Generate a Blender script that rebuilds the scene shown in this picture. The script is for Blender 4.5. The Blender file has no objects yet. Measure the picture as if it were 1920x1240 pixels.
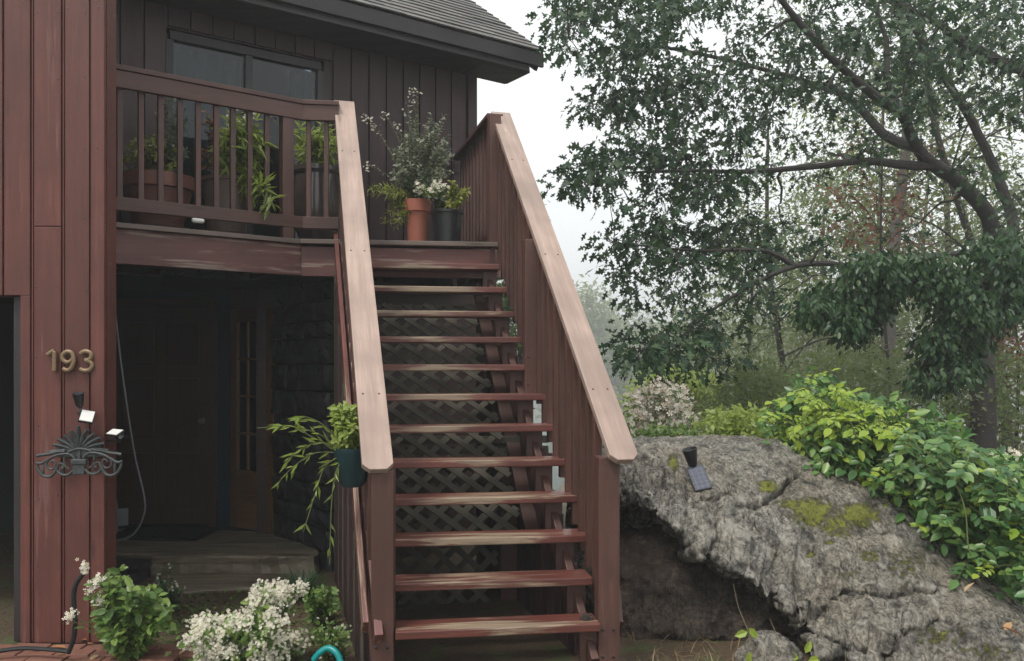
import bpy, bmesh, math, random
import numpy as np
from mathutils import Vector, Matrix, noise, Euler

R = math.radians
random.seed(7)
rng = np.random.default_rng(7)
scene = bpy.context.scene
col = scene.collection

# ------------------------------------------------------------------ camera, sky, sun, exposure
F, CX, HY, CZ = 1600.0, 960.0, 690.0, 1.49
cam_d = bpy.data.cameras.new('camera')
cam_d.sensor_width = 36.0
cam_d.lens = 36.0 * F / 1920.0
cam_d.shift_y = (HY - 620.0) / 1920.0
cam_d.clip_start = 0.05
cam_d.clip_end = 4000
cam = bpy.data.objects.new('camera', cam_d)
cam.location = (0, 0, CZ)
cam.rotation_euler = (R(90), 0, 0)
col.objects.link(cam)
scene.camera = cam

SUN_EL, SUN_AZ = R(62), R(-142)          # azimuth from +Y towards +X
world = bpy.data.worlds.new('World')
scene.world = world
world.use_nodes = True
wn = world.node_tree
wn.nodes.clear()
w_out = wn.nodes.new('ShaderNodeOutputWorld')
w_bg = wn.nodes.new('ShaderNodeBackground')
w_sky = wn.nodes.new('ShaderNodeTexSky')
w_sky.sky_type = 'NISHITA'
w_sky.sun_disc = False
w_sky.sun_elevation = SUN_EL
w_sky.sun_rotation = SUN_AZ
w_sky.air_density = 1.0
w_sky.dust_density = 6.0
w_hsv = wn.nodes.new('ShaderNodeHueSaturation')
w_hsv.inputs['Saturation'].default_value = 0.12
w_mix = wn.nodes.new('ShaderNodeMix')
w_mix.data_type = 'RGBA'
w_mix.inputs[0].default_value = 0.7
w_mix.inputs[7].default_value = (9.3, 9.6, 9.6, 1)     # even cloud layer
wn.links.new(w_sky.outputs[0], w_hsv.inputs['Color'])
wn.links.new(w_hsv.outputs[0], w_mix.inputs[6])
wn.links.new(w_mix.outputs[2], w_bg.inputs[0])
w_bg.inputs[1].default_value = 0.10
wn.links.new(w_bg.outputs[0], w_out.inputs[0])

sun_d = bpy.data.lights.new('sun', 'SUN')
sun_d.energy = 1.5
sun_d.angle = R(14)
sun_d.color = (1.0, 0.95, 0.88)
sun = bpy.data.objects.new('sun', sun_d)
sdir = Vector((math.sin(SUN_AZ) * math.cos(SUN_EL), math.cos(SUN_AZ) * math.cos(SUN_EL), math.sin(SUN_EL)))
sun.rotation_euler = sdir.to_track_quat('Z', 'Y').to_euler()
sun.location = (0, 0, 30)
col.objects.link(sun)

scene.view_settings.view_transform = 'Standard'
scene.view_settings.look = 'None'
scene.view_settings.exposure = 0.70
scene.view_settings.gamma = 1.0
scene.view_settings.use_curve_mapping = False
scene.cycles.use_denoising = True
scene.cycles.max_bounces = 6
scene.cycles.transparent_max_bounces = 12
scene.cycles.volume_bounces = 0


def at(px, py, Y):
    return Vector(((px - CX) * Y / F, Y, CZ - (py - HY) * Y / F))


# ------------------------------------------------------------------ materials
class NT:
    def __init__(s, name):
        s.m = bpy.data.materials.new(name)
        s.m.use_nodes = True
        s.t = s.m.node_tree
        s.t.nodes.clear()
        s.out = s.t.nodes.new('ShaderNodeOutputMaterial')

    def n(s, typ, **kw):
        o = s.t.nodes.new('ShaderNode' + typ)
        for k, v in kw.items():
            if hasattr(o, k) and k not in ('inputs',):
                setattr(o, k, v)
            else:
                s.set(o, k, v)
        return o

    def set(s, o, k, v):
        i = o.inputs[k.replace('_', ' ') if isinstance(k, str) and k not in [x.name for x in o.inputs] else k]
        if isinstance(v, bpy.types.NodeSocket):
            s.t.links.new(v, i)
        else:
            i.default_value = v

    def noise(s, vec, scale, detail=4, rough=0.55, dist=0.0):
        o = s.n('TexNoise')
        if vec is not None:
            s.t.links.new(vec, o.inputs['Vector'])
        o.inputs['Scale'].default_value = scale
        o.inputs['Detail'].default_value = detail
        o.inputs['Roughness'].default_value = rough
        o.inputs['Distortion'].default_value = dist
        return o.outputs[0]

    def ramp(s, fac, stops, interp='LINEAR'):
        o = s.n('ValToRGB')
        s.t.links.new(fac, o.inputs[0])
        cr = o.color_ramp
        cr.interpolation = interp
        while len(cr.elements) < len(stops):
            cr.elements.new(0.5)
        for e, (p, c) in zip(cr.elements, stops):
            e.position = p
            e.color = (c, c, c, 1) if isinstance(c, (int, float)) else (*c, 1)
        return o.outputs[0]

    def mix(s, fac, a, b, blend='MIX'):
        o = s.n('Mix', data_type='RGBA', blend_type=blend)
        for i, v in ((0, fac), (6, a), (7, b)):
            if isinstance(v, bpy.types.NodeSocket):
                s.t.links.new(v, o.inputs[i])
            elif i == 0:
                o.inputs[0].default_value = v
            else:
                o.inputs[i].default_value = (*v, 1)
        return o.outputs[2]

    def math(s, op, a, b=0.0, clamp=False):
        o = s.n('Math', operation=op, use_clamp=clamp)
        for i, v in ((0, a), (1, b)):
            if isinstance(v, bpy.types.NodeSocket):
                s.t.links.new(v, o.inputs[i])
            else:
                o.inputs[i].default_value = v
        return o.outputs[0]

    def coords(s, which='Object', scale=(1, 1, 1), jitter=True):
        tc = s.n('TexCoord')
        mp = s.n('Mapping')
        s.t.links.new(tc.outputs[which], mp.inputs[0])
        mp.inputs['Scale'].default_value = scale
        if jitter:
            oi = s.n('ObjectInfo')
            v = s.math('MULTIPLY', oi.outputs['Random'], 37.0)
            cb = s.n('CombineXYZ')
            for i in range(3):
                s.t.links.new(v, cb.inputs[i])
            s.t.links.new(cb.outputs[0], mp.inputs['Location'])
        return mp.outputs[0]

    def principled(s, color, rough=0.6, spec=0.5, bump=None, bstr=0.3, bdist=0.01, **kw):
        p = s.n('BsdfPrincipled')
        for nm, v in (('Base Color', color), ('Roughness', rough), ('Specular IOR Level', spec)):
            if isinstance(v, bpy.types.NodeSocket):
                s.t.links.new(v, p.inputs[nm])
            elif nm == 'Base Color':
                p.inputs[nm].default_value = (*v, 1)
            else:
                p.inputs[nm].default_value = v
        for k, v in kw.items():
            p.inputs[k].default_value = v
        if bump is not None:
            b = s.n('Bump')
            b.inputs['Strength'].default_value = bstr
            b.inputs['Distance'].default_value = bdist
            s.t.links.new(bump, b.inputs['Height'])
            s.t.links.new(b.outputs[0], p.inputs['Normal'])
        s.t.links.new(p.outputs[0], s.out.inputs[0])
        return p


def wood_mat(name, base, worn, wear=0.5, rough=0.5, grain=1.0, foot=False):
    """painted / stained timber, grain along local X"""
    t = NT(name)
    c1 = t.coords('Object', (2.2, 38, 38))
    c2 = t.coords('Object', (1.1, 9, 9))
    c3 = t.coords('Object', (1.3, 1.3, 1.3))
    g = t.noise(c1, 1.0, 6, 0.65)
    b = t.noise(c2, 1.0, 5, 0.6, 0.4)
    big = t.noise(c3, 1.7, 3)
    tone = t.mix(t.ramp(g, [(0.3, 0), (0.7, 1)]), tuple(x * 0.72 for x in base), tuple(min(1, x * 1.18) for x in base))
    tone = t.mix(t.math('MULTIPLY', t.ramp(big, [(0.38, 0), (0.62, 1)]), 0.6), tone, tuple(x * 0.55 for x in base))
    oi = t.n('ObjectInfo')
    hv = t.n('HueSaturation')
    t.t.links.new(tone, hv.inputs['Color'])
    t.t.links.new(t.math('ADD', t.math('MULTIPLY', oi.outputs['Random'], 0.3), 0.85), hv.inputs['Value'])
    w = t.math('MULTIPLY', b, t.math('ADD', g, 0.5))
    if foot:                                              # tread paint is worn through where feet land
        tc_ = t.n('TexCoord'); sp = t.n('SeparateXYZ')
        t.t.links.new(tc_.outputs['Object'], sp.inputs[0])
        ctr = t.ramp(t.math('ABSOLUTE', sp.outputs[0]), [(0.0, 1.0), (0.55, 0.0)])
        w = t.math('ADD', w, t.math('MULTIPLY', t.math('SUBTRACT', ctr, 0.45), 0.16))
    wf = t.ramp(w, [(0.78 - wear * 0.5, 0), (0.84 - wear * 0.42, 1)])
    wc = t.mix(t.ramp(g, [(0.35, 0), (0.65, 1)]), tuple(x * 0.5 for x in worn), worn)
    vo = t.n('TexVoronoi')
    t.t.links.new(t.coords('Object', (1.1, 5.5, 5.5)), vo.inputs['Vector'])
    vo.inputs['Scale'].default_value = 1.0
    kn = t.ramp(vo.outputs['Distance'], [(0.035, 0.75), (0.10, 0)])
    c0 = t.mix(kn, hv.outputs[0], tuple(x * 0.35 for x in base))
    c = t.mix(wf, c0, wc)
    rg = t.math('ADD', t.math('MULTIPLY', b, 0.3), rough - 0.15)
    t.principled(c, rg, 0.5, g, 0.35 * grain, 0.004)
    return t.m


def leaf_mat(name, cols, trans=0.3, rough=0.42, spec=0.5):
    t = NT(name)
    a = t.n('Attribute', attribute_name='rnd')
    oi = t.n('ObjectInfo')
    v = t.math('FRACT', t.math('ADD', a.outputs['Fac'], oi.outputs['Random']))
    n = len(cols)
    c = t.ramp(v, [(i / max(1, n - 1), k) for i, k in enumerate(cols)])
    p = t.principled(c, rough, spec)
    tr = t.n('BsdfTranslucent')
    br = t.mix(0.5, c, (0.35, 0.45, 0.05), 'SCREEN') if trans > 0.35 else c
    t.t.links.new(br, tr.inputs[0])
    mx = t.n('MixShader')
    mx.inputs[0].default_value = trans
    t.t.links.new(p.outputs[0], mx.inputs[1])
    t.t.links.new(tr.outputs[0], mx.inputs[2])
    t.t.links.new(mx.outputs[0], t.out.inputs[0])
    return t.m


def flat_mat(name, color, rough=0.5, spec=0.5, nscale=20, namt=0.25, bstr=0.15, **kw):
    t = NT(name)
    v = t.coords('Object')
    n = t.noise(v, nscale, 5)
    c = t.mix(n, tuple(x * (1 - namt) for x in color), tuple(min(1, x * (1 + namt)) for x in color))
    t.principled(c, rough, spec, n, bstr, 0.01, **kw)
    return t.m


M = {}
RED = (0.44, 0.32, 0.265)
M['siding'] = wood_mat('redwood_siding', (0.126, 0.037, 0.027), (0.16, 0.066, 0.052), 0.25, 0.62)
M['siding_dark'] = wood_mat('dark_stained_siding', (0.048, 0.021, 0.021), (0.035, 0.018, 0.018), 0.2, 0.55)
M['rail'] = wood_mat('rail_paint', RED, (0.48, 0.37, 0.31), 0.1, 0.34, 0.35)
M['post'] = wood_mat('post_paint', (0.092, 0.040, 0.030), (0.15, 0.08, 0.065), 0.15, 0.5)
M['fascia'] = wood_mat('deck_beam_paint', (0.15, 0.058, 0.050), (0.30, 0.22, 0.18), 0.42, 0.55)
M['tread'] = wood_mat('worn_tread_paint', (0.135, 0.044, 0.034), (0.31, 0.235, 0.165), 0.52, 0.36, 1.5, True)
M['lattice'] = wood_mat('grey_lattice_wood', (0.10, 0.088, 0.066), (0.06, 0.055, 0.04), 0.4, 0.75, 1.4)
M['deck'] = wood_mat('grey_deck_wood', (0.16, 0.12, 0.10), (0.25, 0.2, 0.16), 0.5, 0.6)
M['trimdark'] = wood_mat('dark_trim', (0.028, 0.022, 0.024), (0.04, 0.03, 0.03), 0.3, 0.5)
M['door'] = wood_mat('brown_door_stain', (0.055, 0.028, 0.018), (0.04, 0.022, 0.014), 0.2, 0.5)
M['french'] = wood_mat('golden_door_stain', (0.17, 0.085, 0.035), (0.09, 0.045, 0.02), 0.25, 0.5)
M['iron'] = flat_mat('cast_iron', (0.035, 0.042, 0.042), 0.42, 0.6, 40, 0.5, 0.4)
M['bronze'] = flat_mat('aged_bronze', (0.20, 0.135, 0.075), 0.45, 0.6, 60, 0.3, 0.3, Metallic=0.35)
M['blackplastic'] = flat_mat('black_plastic', (0.012, 0.013, 0.015), 0.38, 0.5, 30, 0.2, 0.05)
M['tealplastic'] = flat_mat('dark_teal_plastic', (0.008, 0.035, 0.042), 0.4, 0.5, 30, 0.2, 0.05)
M['teal'] = flat_mat('teal_hose_rubber', (0.0, 0.22, 0.22), 0.35, 0.5, 30, 0.2, 0.05)
M['terracotta'] = flat_mat('terracotta', (0.33, 0.115, 0.075), 0.7, 0.3, 9, 0.22, 0.2)
M['brownpot'] = flat_mat('brown_clay', (0.15, 0.062, 0.045), 0.55, 0.4, 9, 0.25, 0.2)
M['tan_pot'] = flat_mat('grey_brown_clay', (0.14, 0.10, 0.08), 0.5, 0.4, 9, 0.25, 0.2)
M['glaze'] = flat_mat('dark_glaze', (0.06, 0.045, 0.04), 0.16, 0.7, 9, 0.35, 0.1)
M['soil'] = flat_mat('potting_soil', (0.03, 0.02, 0.014), 0.9, 0.2, 60, 0.5, 0.6)
M['white'] = flat_mat('white_plastic_and_sky_glare', (0.65, 0.65, 0.62), 0.4, 0.5, 30, 0.08, 0.05)  # tube plastic; on the wall lights' cells, sky reflection painted as white
M['cable'] = flat_mat('grey_cable', (0.06, 0.063, 0.07), 0.4, 0.5, 30, 0.2, 0.05)
M['mat'] = flat_mat('black_door_mat', (0.012, 0.012, 0.015), 0.9, 0.2, 120, 0.4, 0.6)
M['steel'] = flat_mat('brushed_metal', (0.25, 0.25, 0.25), 0.35, 0.5, 60, 0.2, 0.1, Metallic=0.8)
M['slab'] = flat_mat('bluestone_slab', (0.23, 0.19, 0.135), 0.5, 0.4, 5, 0.4, 0.5)
t = NT('layered_flagstone')
o_ = t.coords('Object', (1.2, 7.0, 7.0)); o2_ = t.coords('Object')
n1 = t.noise(o_, 1.6, 6, 0.65, 0.6); n2_ = t.noise(o2_, 30, 5, 0.7)
c = t.ramp(n1, [(0.34, (0.07, 0.055, 0.04)), (0.48, (0.19, 0.155, 0.11)), (0.62, (0.28, 0.235, 0.165))])
c = t.mix(t.math('MULTIPLY', n2_, 0.5), c, (0.09, 0.08, 0.05))
t.principled(c, 0.45, 0.45, n1, 0.7, 0.02)
M['slab'] = t.m
M['brick'] = flat_mat('brick_paver', (0.17, 0.078, 0.055), 0.65, 0.35, 18, 0.35, 0.5)
M['fstone'] = flat_mat('foundation_stone', (0.022, 0.022, 0.024), 0.6, 0.4, 6, 0.45, 0.7)
M['curtain'] = flat_mat('pale_curtain', (0.42, 0.47, 0.44), 0.9, 0.1, 5, 0.12, 0.1)
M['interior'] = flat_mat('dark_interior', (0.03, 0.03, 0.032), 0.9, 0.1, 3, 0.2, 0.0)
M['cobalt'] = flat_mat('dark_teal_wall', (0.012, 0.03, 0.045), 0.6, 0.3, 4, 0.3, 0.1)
M['garage_dark'] = flat_mat('garage_door_dark', (0.012, 0.014, 0.018), 0.5, 0.4, 4, 0.3, 0.05)
M['rust'] = flat_mat('dried_flower', (0.24, 0.16, 0.13), 0.8, 0.2, 80, 0.3, 0.0)
M['bark'] = flat_mat('oak_bark', (0.045, 0.040, 0.036), 0.8, 0.3, 14, 0.5, 0.8)
M['bark_grey'] = flat_mat('grey_bark', (0.13, 0.12, 0.105), 0.8, 0.3, 14, 0.4, 0.8)
M['stem'] = flat_mat('green_stem', (0.10, 0.12, 0.04), 0.6, 0.3, 20, 0.3, 0.1)
M['stem_brown'] = flat_mat('dry_stem', (0.20, 0.16, 0.09), 0.7, 0.3, 20, 0.3, 0.1)
M['petal'] = leaf_mat('white_petal', [(0.50, 0.45, 0.34), (0.72, 0.69, 0.58), (0.62, 0.58, 0.46)], 0.2, 0.7, 0.2)
M['petal_pink'] = leaf_mat('pinkish_petal', [(0.55, 0.48, 0.42), (0.70, 0.67, 0.60), (0.50, 0.40, 0.32)], 0.2, 0.7, 0.2)
M['oak'] = leaf_mat('oak_leaf', [(0.016, 0.044, 0.020), (0.030, 0.070, 0.032), (0.040, 0.080, 0.030), (0.070, 0.115, 0.050)], 0.3, 0.45, 0.35)
M['droop'] = leaf_mat('drooping_leaf', [(0.018, 0.05, 0.022), (0.035, 0.085, 0.030), (0.07, 0.125, 0.045)], 0.3, 0.42, 0.4)
M['wood1'] = leaf_mat('olive_leaf', [(0.062, 0.10, 0.036), (0.11, 0.155, 0.058), (0.15, 0.18, 0.075)], 0.4, 0.5)
M['wood2'] = leaf_mat('grey_green_leaf', [(0.075, 0.11, 0.05), (0.13, 0.165, 0.08), (0.17, 0.18, 0.09)], 0.4, 0.5)
M['redleaf'] = leaf_mat('rust_leaf', [(0.16, 0.055, 0.03), (0.22, 0.085, 0.04), (0.12, 0.075, 0.03)], 0.3, 0.5)
M['vine'] = leaf_mat('vine_leaf', [(0.045, 0.12, 0.04), (0.08, 0.18, 0.05), (0.12, 0.23, 0.065), (0.20, 0.31, 0.07)], 0.3, 0.34)
M['vine_hi'] = leaf_mat('young_vine_leaf', [(0.22, 0.34, 0.035), (0.36, 0.46, 0.06), (0.29, 0.41, 0.07)], 0.42, 0.4)
M['lime'] = leaf_mat('lime_leaf', [(0.20, 0.28, 0.05), (0.28, 0.36, 0.07), (0.24, 0.30, 0.08)], 0.4, 0.5)
M['shrub'] = leaf_mat('shrub_leaf', [(0.07, 0.14, 0.03), (0.12, 0.21, 0.045), (0.21, 0.29, 0.07)], 0.35, 0.4)
M['shrub_hi'] = leaf_mat('yellow_green_leaf', [(0.20, 0.24, 0.05), (0.32, 0.34, 0.08), (0.26, 0.27, 0.07)], 0.4, 0.5)
M['greygreen'] = leaf_mat('silvery_leaf', [(0.14, 0.165, 0.11), (0.21, 0.235, 0.165), (0.28, 0.29, 0.215)], 0.3, 0.5)
M['grass'] = leaf_mat('dark_grass', [(0.02, 0.06, 0.02), (0.035, 0.09, 0.03)], 0.25, 0.4)
M['drygrass'] = leaf_mat('dry_grass', [(0.20, 0.14, 0.07), (0.28, 0.2, 0.1), (0.14, 0.09, 0.05)], 0.25, 0.6)
M['fallen'] = leaf_mat('fallen_leaf', [(0.30, 0.11, 0.04), (0.42, 0.25, 0.12), (0.22, 0.12, 0.06), (0.48, 0.33, 0.20)], 0.15, 0.55)
M['aster_stem'] = leaf_mat('dark_green_leaf', [(0.04, 0.08, 0.03), (0.07, 0.12, 0.045)], 0.25, 0.4)
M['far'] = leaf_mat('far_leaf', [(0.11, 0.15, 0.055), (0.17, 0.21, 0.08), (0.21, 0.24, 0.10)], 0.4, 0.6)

t = NT('window_glass')
gl = t.n('BsdfGlossy'); gl.inputs['Roughness'].default_value = 0.03
tp = t.n('BsdfTransparent'); tp.inputs[0].default_value = (0.42, 0.48, 0.52, 1)
fr = t.n('Fresnel'); fr.inputs[0].default_value = 1.5
mx = t.n('MixShader')
t.t.links.new(fr.outputs[0], mx.inputs[0]); t.t.links.new(tp.outputs[0], mx.inputs[1]); t.t.links.new(gl.outputs[0], mx.inputs[2])
t.t.links.new(mx.outputs[0], t.out.inputs[0])
M['glass'] = t.m

t = NT('solar_cell')
v = t.coords('Object', jitter=False)
br = t.n('TexBrick', Scale=1.0)
t.t.links.new(v, br.inputs['Vector'])
br.offset = 0
for k, x in (('Scale', 28.0), ('Mortar Size', 0.02), ('Brick Width', 0.9), ('Row Height', 0.9)):
    br.inputs[k].default_value = x
br.inputs['Color1'].default_value = (0.03, 0.035, 0.06, 1); br.inputs['Color2'].default_value = (0.04, 0.045, 0.075, 1)
br.inputs['Mortar'].default_value = (0.16, 0.17, 0.2, 1)
t.principled(br.outputs[0], 0.12, 0.9)
M['solar'] = t.m

t = NT('asphalt_shingle')
v = t.coords('Object')
n1 = t.noise(v, 120, 3, 0.7); n2 = t.noise(v, 3.0, 4)
oi = t.n('ObjectInfo')
c = t.mix(n1, (0.045, 0.042, 0.04), (0.15, 0.14, 0.13))
c = t.mix(t.math('MULTIPLY', n2, 0.6), c, (0.06, 0.06, 0.05))
hv = t.n('HueSaturation'); t.t.links.new(c, hv.inputs['Color'])
t.t.links.new(t.math('ADD', t.math('MULTIPLY', oi.outputs['Random'], 0.6), 0.7), hv.inputs['Value'])
t.principled(hv.outputs[0], 0.5, 0.5, n1, 0.5, 0.004)
M['shingle'] = t.m


def rock_mat(name, dark, light, warm, wet=0.38):
    t = NT(name)
    tc = t.n('TexCoord')
    mp = t.n('Mapping'); t.t.links.new(tc.outputs['Object'], mp.inputs[0])
    mp.inputs['Rotation'].default_value = (R(20), R(-28), R(12))
    mp.inputs['Scale'].default_value = (24, 17, 9)
    st = t.noise(mp.outputs[0], 1.0, 9, 0.72, 1.6)
    o = tc.outputs['Object']
    fine = t.noise(o, 48, 7, 0.8)
    big = t.noise(o, 2.2, 5, 0.6)
    med = t.noise(o, 9, 6, 0.65)
    h = t.math('ADD', t.math('MULTIPLY', st, 0.6), t.math('MULTIPLY', fine, 0.4))
    c = t.ramp(h, [(0.38, dark), (0.47, tuple((a + b) * 0.42 for a, b in zip(dark, light))), (0.56, light), (0.68, tuple(x * 1.7 for x in light))])
    c = t.mix(t.math('MULTIPLY', t.ramp(big, [(0.42, 0), (0.62, 1)]), 0.6), c, warm, 'MULTIPLY')
    c = t.mix(t.ramp(med, [(0.50, 0), (0.66, 0.85)]), c, tuple(x * 0.9 for x in dark))
    lich = t.noise(o, 5.0, 7, 0.75, 0.5)
    c = t.mix(t.ramp(lich, [(0.54, 0), (0.64, 0.55)]), c, tuple(x * 1.55 for x in light))
    at_ = t.n('Attribute', attribute_name='moss')
    patch = t.noise(o, 26, 6, 0.7)
    mf = t.math('ADD', at_.outputs['Fac'], t.math('ADD', t.math('MULTIPLY', t.math('SUBTRACT', patch, 0.5), 2.6), t.math('MULTIPLY', t.math('SUBTRACT', fine, 0.5), 1.6)))
    mf = t.math('MULTIPLY', t.ramp(mf, [(0.42, 0), (0.75, 1)]), t.ramp(at_.outputs['Fac'], [(0.02, 0), (0.25, 1)]))
    mc = t.ramp(fine, [(0.3, (0.06, 0.075, 0.010)), (0.55, (0.20, 0.21, 0.025)), (0.75, (0.30, 0.31, 0.045))])
    c = t.mix(mf, c, mc)
    rg = t.math('ADD', t.math('MULTIPLY', big, 0.55), wet - 0.22)
    rg = t.math('ADD', rg, t.math('MULTIPLY', mf, 0.4))
    bh = t.math('ADD', t.math('MULTIPLY', h, 1.0), t.math('MULTIPLY', mf, 0.4))
    t.principled(c, rg, 0.5, bh, 1.0, 0.045)
    return t.m


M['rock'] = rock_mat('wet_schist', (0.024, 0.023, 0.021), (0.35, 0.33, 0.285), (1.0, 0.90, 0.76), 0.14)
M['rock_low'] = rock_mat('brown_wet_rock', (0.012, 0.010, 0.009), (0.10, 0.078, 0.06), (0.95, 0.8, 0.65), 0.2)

t = NT('ground_cover')
o = t.coords('Object', jitter=False)
n1 = t.noise(o, 1.1, 6, 0.6); n2 = t.noise(o, 35, 5, 0.7); n3 = t.noise(o, 6, 5, 0.6)
c = t.mix(n2, (0.035, 0.024, 0.016), (0.14, 0.095, 0.06))
c = t.mix(t.ramp(n3, [(0.5, 0), (0.66, 0.8)]), c, (0.075, 0.10, 0.035))
t.principled(c, 0.8, 0.3, n2, 0.8, 0.03)
M['ground'] = t.m
t = NT('far_wood_cover')
o = t.coords('Object', jitter=False)
n1 = t.noise(o, 0.25, 6, 0.7)
c = t.mix(n1, (0.03, 0.05, 0.03), (0.12, 0.15, 0.08))
t.principled(c, 0.9, 0.2, n1, 1.0, 2.0)
M['hill'] = t.m
t = NT('lake_water')
o = t.coords('Object', (0.3, 1, 1), False)
n1 = t.noise(o, 2.0, 4)
t.principled((0.10, 0.12, 0.12), 0.12, 0.5, n1, 0.15, 0.05)
M['water'] = t.m


# ------------------------------------------------------------------ object helpers
def tag(o, label=None, cat=None, group=None, kind=None):
    for k, v in (('label', label), ('category', cat), ('group', group), ('kind', kind)):
        if v:
            o[k] = v
    return o


def empty(name, loc, label, cat, group=None):
    o = bpy.data.objects.new(name, None)
    o.location = loc
    o.empty_display_size = 0.1
    col.objects.link(o)
    return tag(o, label, cat, group)


WM = {}                                   # world matrices, known without depsgraph updates


def put(name, me, mat, parent=None, mw=None):
    o = bpy.data.objects.new(name, me)
    if mat is not None and len(me.materials) == 0:
        me.materials.append(mat)
    mw = mw.copy() if mw is not None else Matrix.Identity(4)
    if parent is not None:
        o.parent = parent
        pw = WM.get(parent.name)
        if pw is None:
            pw = Matrix.Translation(parent.location)
        o.matrix_parent_inverse = pw.inverted()
    o.matrix_basis = mw
    WM[o.name] = mw
    col.objects.link(o)
    return o


class MB:
    def __init__(s):
        s.v, s.f, s.sm = [], [], False

    def add(s, vs, fs):
        b = len(s.v)
        s.v += [tuple(x) for x in vs]
        s.f += [tuple(i + b for i in f) for f in fs]

    def box(s, c, hx, hy, hz):
        """half-extent vectors"""
        c, hx, hy, hz = map(Vector, (c, hx, hy, hz))
        vs = [c + a * hx + b * hy + d * hz for a in (-1, 1) for b in (-1, 1) for d in (-1, 1)]
        s.add(vs, [(0, 1, 3, 2), (4, 6, 7, 5), (0, 4, 5, 1), (2, 3, 7, 6), (0, 2, 6, 4), (1, 5, 7, 3)])

    def prism(s, poly, z0, z1):
        n = len(poly)
        vs = [(x, y, z0) for x, y in poly] + [(x, y, z1) for x, y in poly]
        s.add(vs, [tuple(range(n - 1, -1, -1)), tuple(range(n, 2 * n))] + [(i, (i + 1) % n, n + (i + 1) % n, n + i) for i in range(n)])

    def tube(s, pts, rad, k=8, cap=True):
        pts = [Vector(p) for p in pts]
        n = len(pts)
        rads = rad if isinstance(rad, (list, tuple)) else [rad] * n
        b = len(s.v)
        up = None
        for i, p in enumerate(pts):
            d = (pts[min(i + 1, n - 1)] - pts[max(i - 1, 0)])
            d = d.normalized() if d.length > 1e-9 else Vector((0, 0, 1))
            if up is None:
                up = d.orthogonal().normalized()
            sd = d.cross(up)
            sd = sd.normalized() if sd.length > 1e-6 else d.orthogonal().normalized()
            up = sd.cross(d).normalized()
            for j in range(k):
                a = 2 * math.pi * j / k
                s.v.append(tuple(p + float(rads[i]) * (math.cos(a) * sd + math.sin(a) * up)))
        for i in range(n - 1):
            for j in range(k):
                s.f.append((b + i * k + j, b + i * k + (j + 1) % k, b + (i + 1) * k + (j + 1) % k, b + (i + 1) * k + j))
        if cap:
            s.f.append(tuple(b + j for j in range(k - 1, -1, -1)))
            s.f.append(tuple(b + (n - 1) * k + j for j in range(k)))
        s.sm = True

    def lathe(s, prof, c, k=28, axis=None):
        b = len(s.v)
        c = Vector(c)
        q = Vector(axis).to_track_quat('Z', 'Y') if axis is not None else None
        for r, z in prof:
            for j in range(k):
                a = 2 * math.pi * j / k
                p = Vector((r * math.cos(a), r * math.sin(a), z))
                if q:
                    p = q @ p
                s.v.append(tuple(c + p))
        for i in range(len(prof) - 1):
            for j in range(k):
                s.f.append((b + i * k + j, b + i * k + (j + 1) % k, b + (i + 1) * k + (j + 1) % k, b + (i + 1) * k + j))
        s.f.append(tuple(b + j for j in range(k - 1, -1, -1)))
        s.f.append(tuple(b + (len(prof) - 1) * k + j for j in range(k)))
        s.sm = True

    def build(s, name, mat, parent=None, smooth=None):
        me = bpy.data.meshes.new(name)
        me.from_pydata(s.v, [], s.f)
        me.update()
        if s.sm if smooth is None else smooth:
            me.shade_smooth()
            try:
                me.set_sharp_from_angle(angle=R(40))
            except Exception:
                pass
        return put(name, me, mat, parent)


def bevel(o, w=0.004, seg=2):
    b = o.modifiers.new('bevel', 'BEVEL')
    b.width = w
    b.segments = seg
    b.limit_method = 'ANGLE'
    return o


def frame(d, up=(0, 0, 1)):
    x = Vector(d).normalized()
    z = Vector(up) - x * Vector(up).dot(x)
    z.normalize()
    y = z.cross(x)
    return x, y, z


def beam(name, p, q, w, h, mat, parent, up=(0, 0, 1), bev=0.004, cutz=None):
    """timber from p to q; w across, h along up; local X is the grain"""
    p, q = Vector(p), Vector(q)
    x, y, z = frame(q - p, up)
    L = (q - p).length
    mb = MB()
    mb.box((0, 0, 0), (L / 2, 0, 0), (0, w / 2, 0), (0, 0, h / 2))
    me = bpy.data.meshes.new(name)
    me.from_pydata(mb.v, [], mb.f)
    me.update()
    mw = Matrix.Translation((p + q) / 2) @ Matrix((x, y, z)).transposed().to_4x4()
    o = put(name, me, mat, parent, mw)
    if bev:
        bevel(o, bev)
    return o


def poly_beam(name, poly, h, p, x, y, z, mat, parent, bev=0.004):
    """prism of a 2-D outline (local x,y), thickness h centred on z"""
    mb = MB()
    mb.prism(poly, -h / 2, h / 2)
    me = bpy.data.meshes.new(name)
    me.from_pydata(mb.v, [], mb.f)
    me.update()
    mw = Matrix.Translation(p) @ Matrix((x, y, z)).transposed().to_4x4()
    o = put(name, me, mat, parent, mw)
    if bev:
        bevel(o, bev)
    return o


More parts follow.
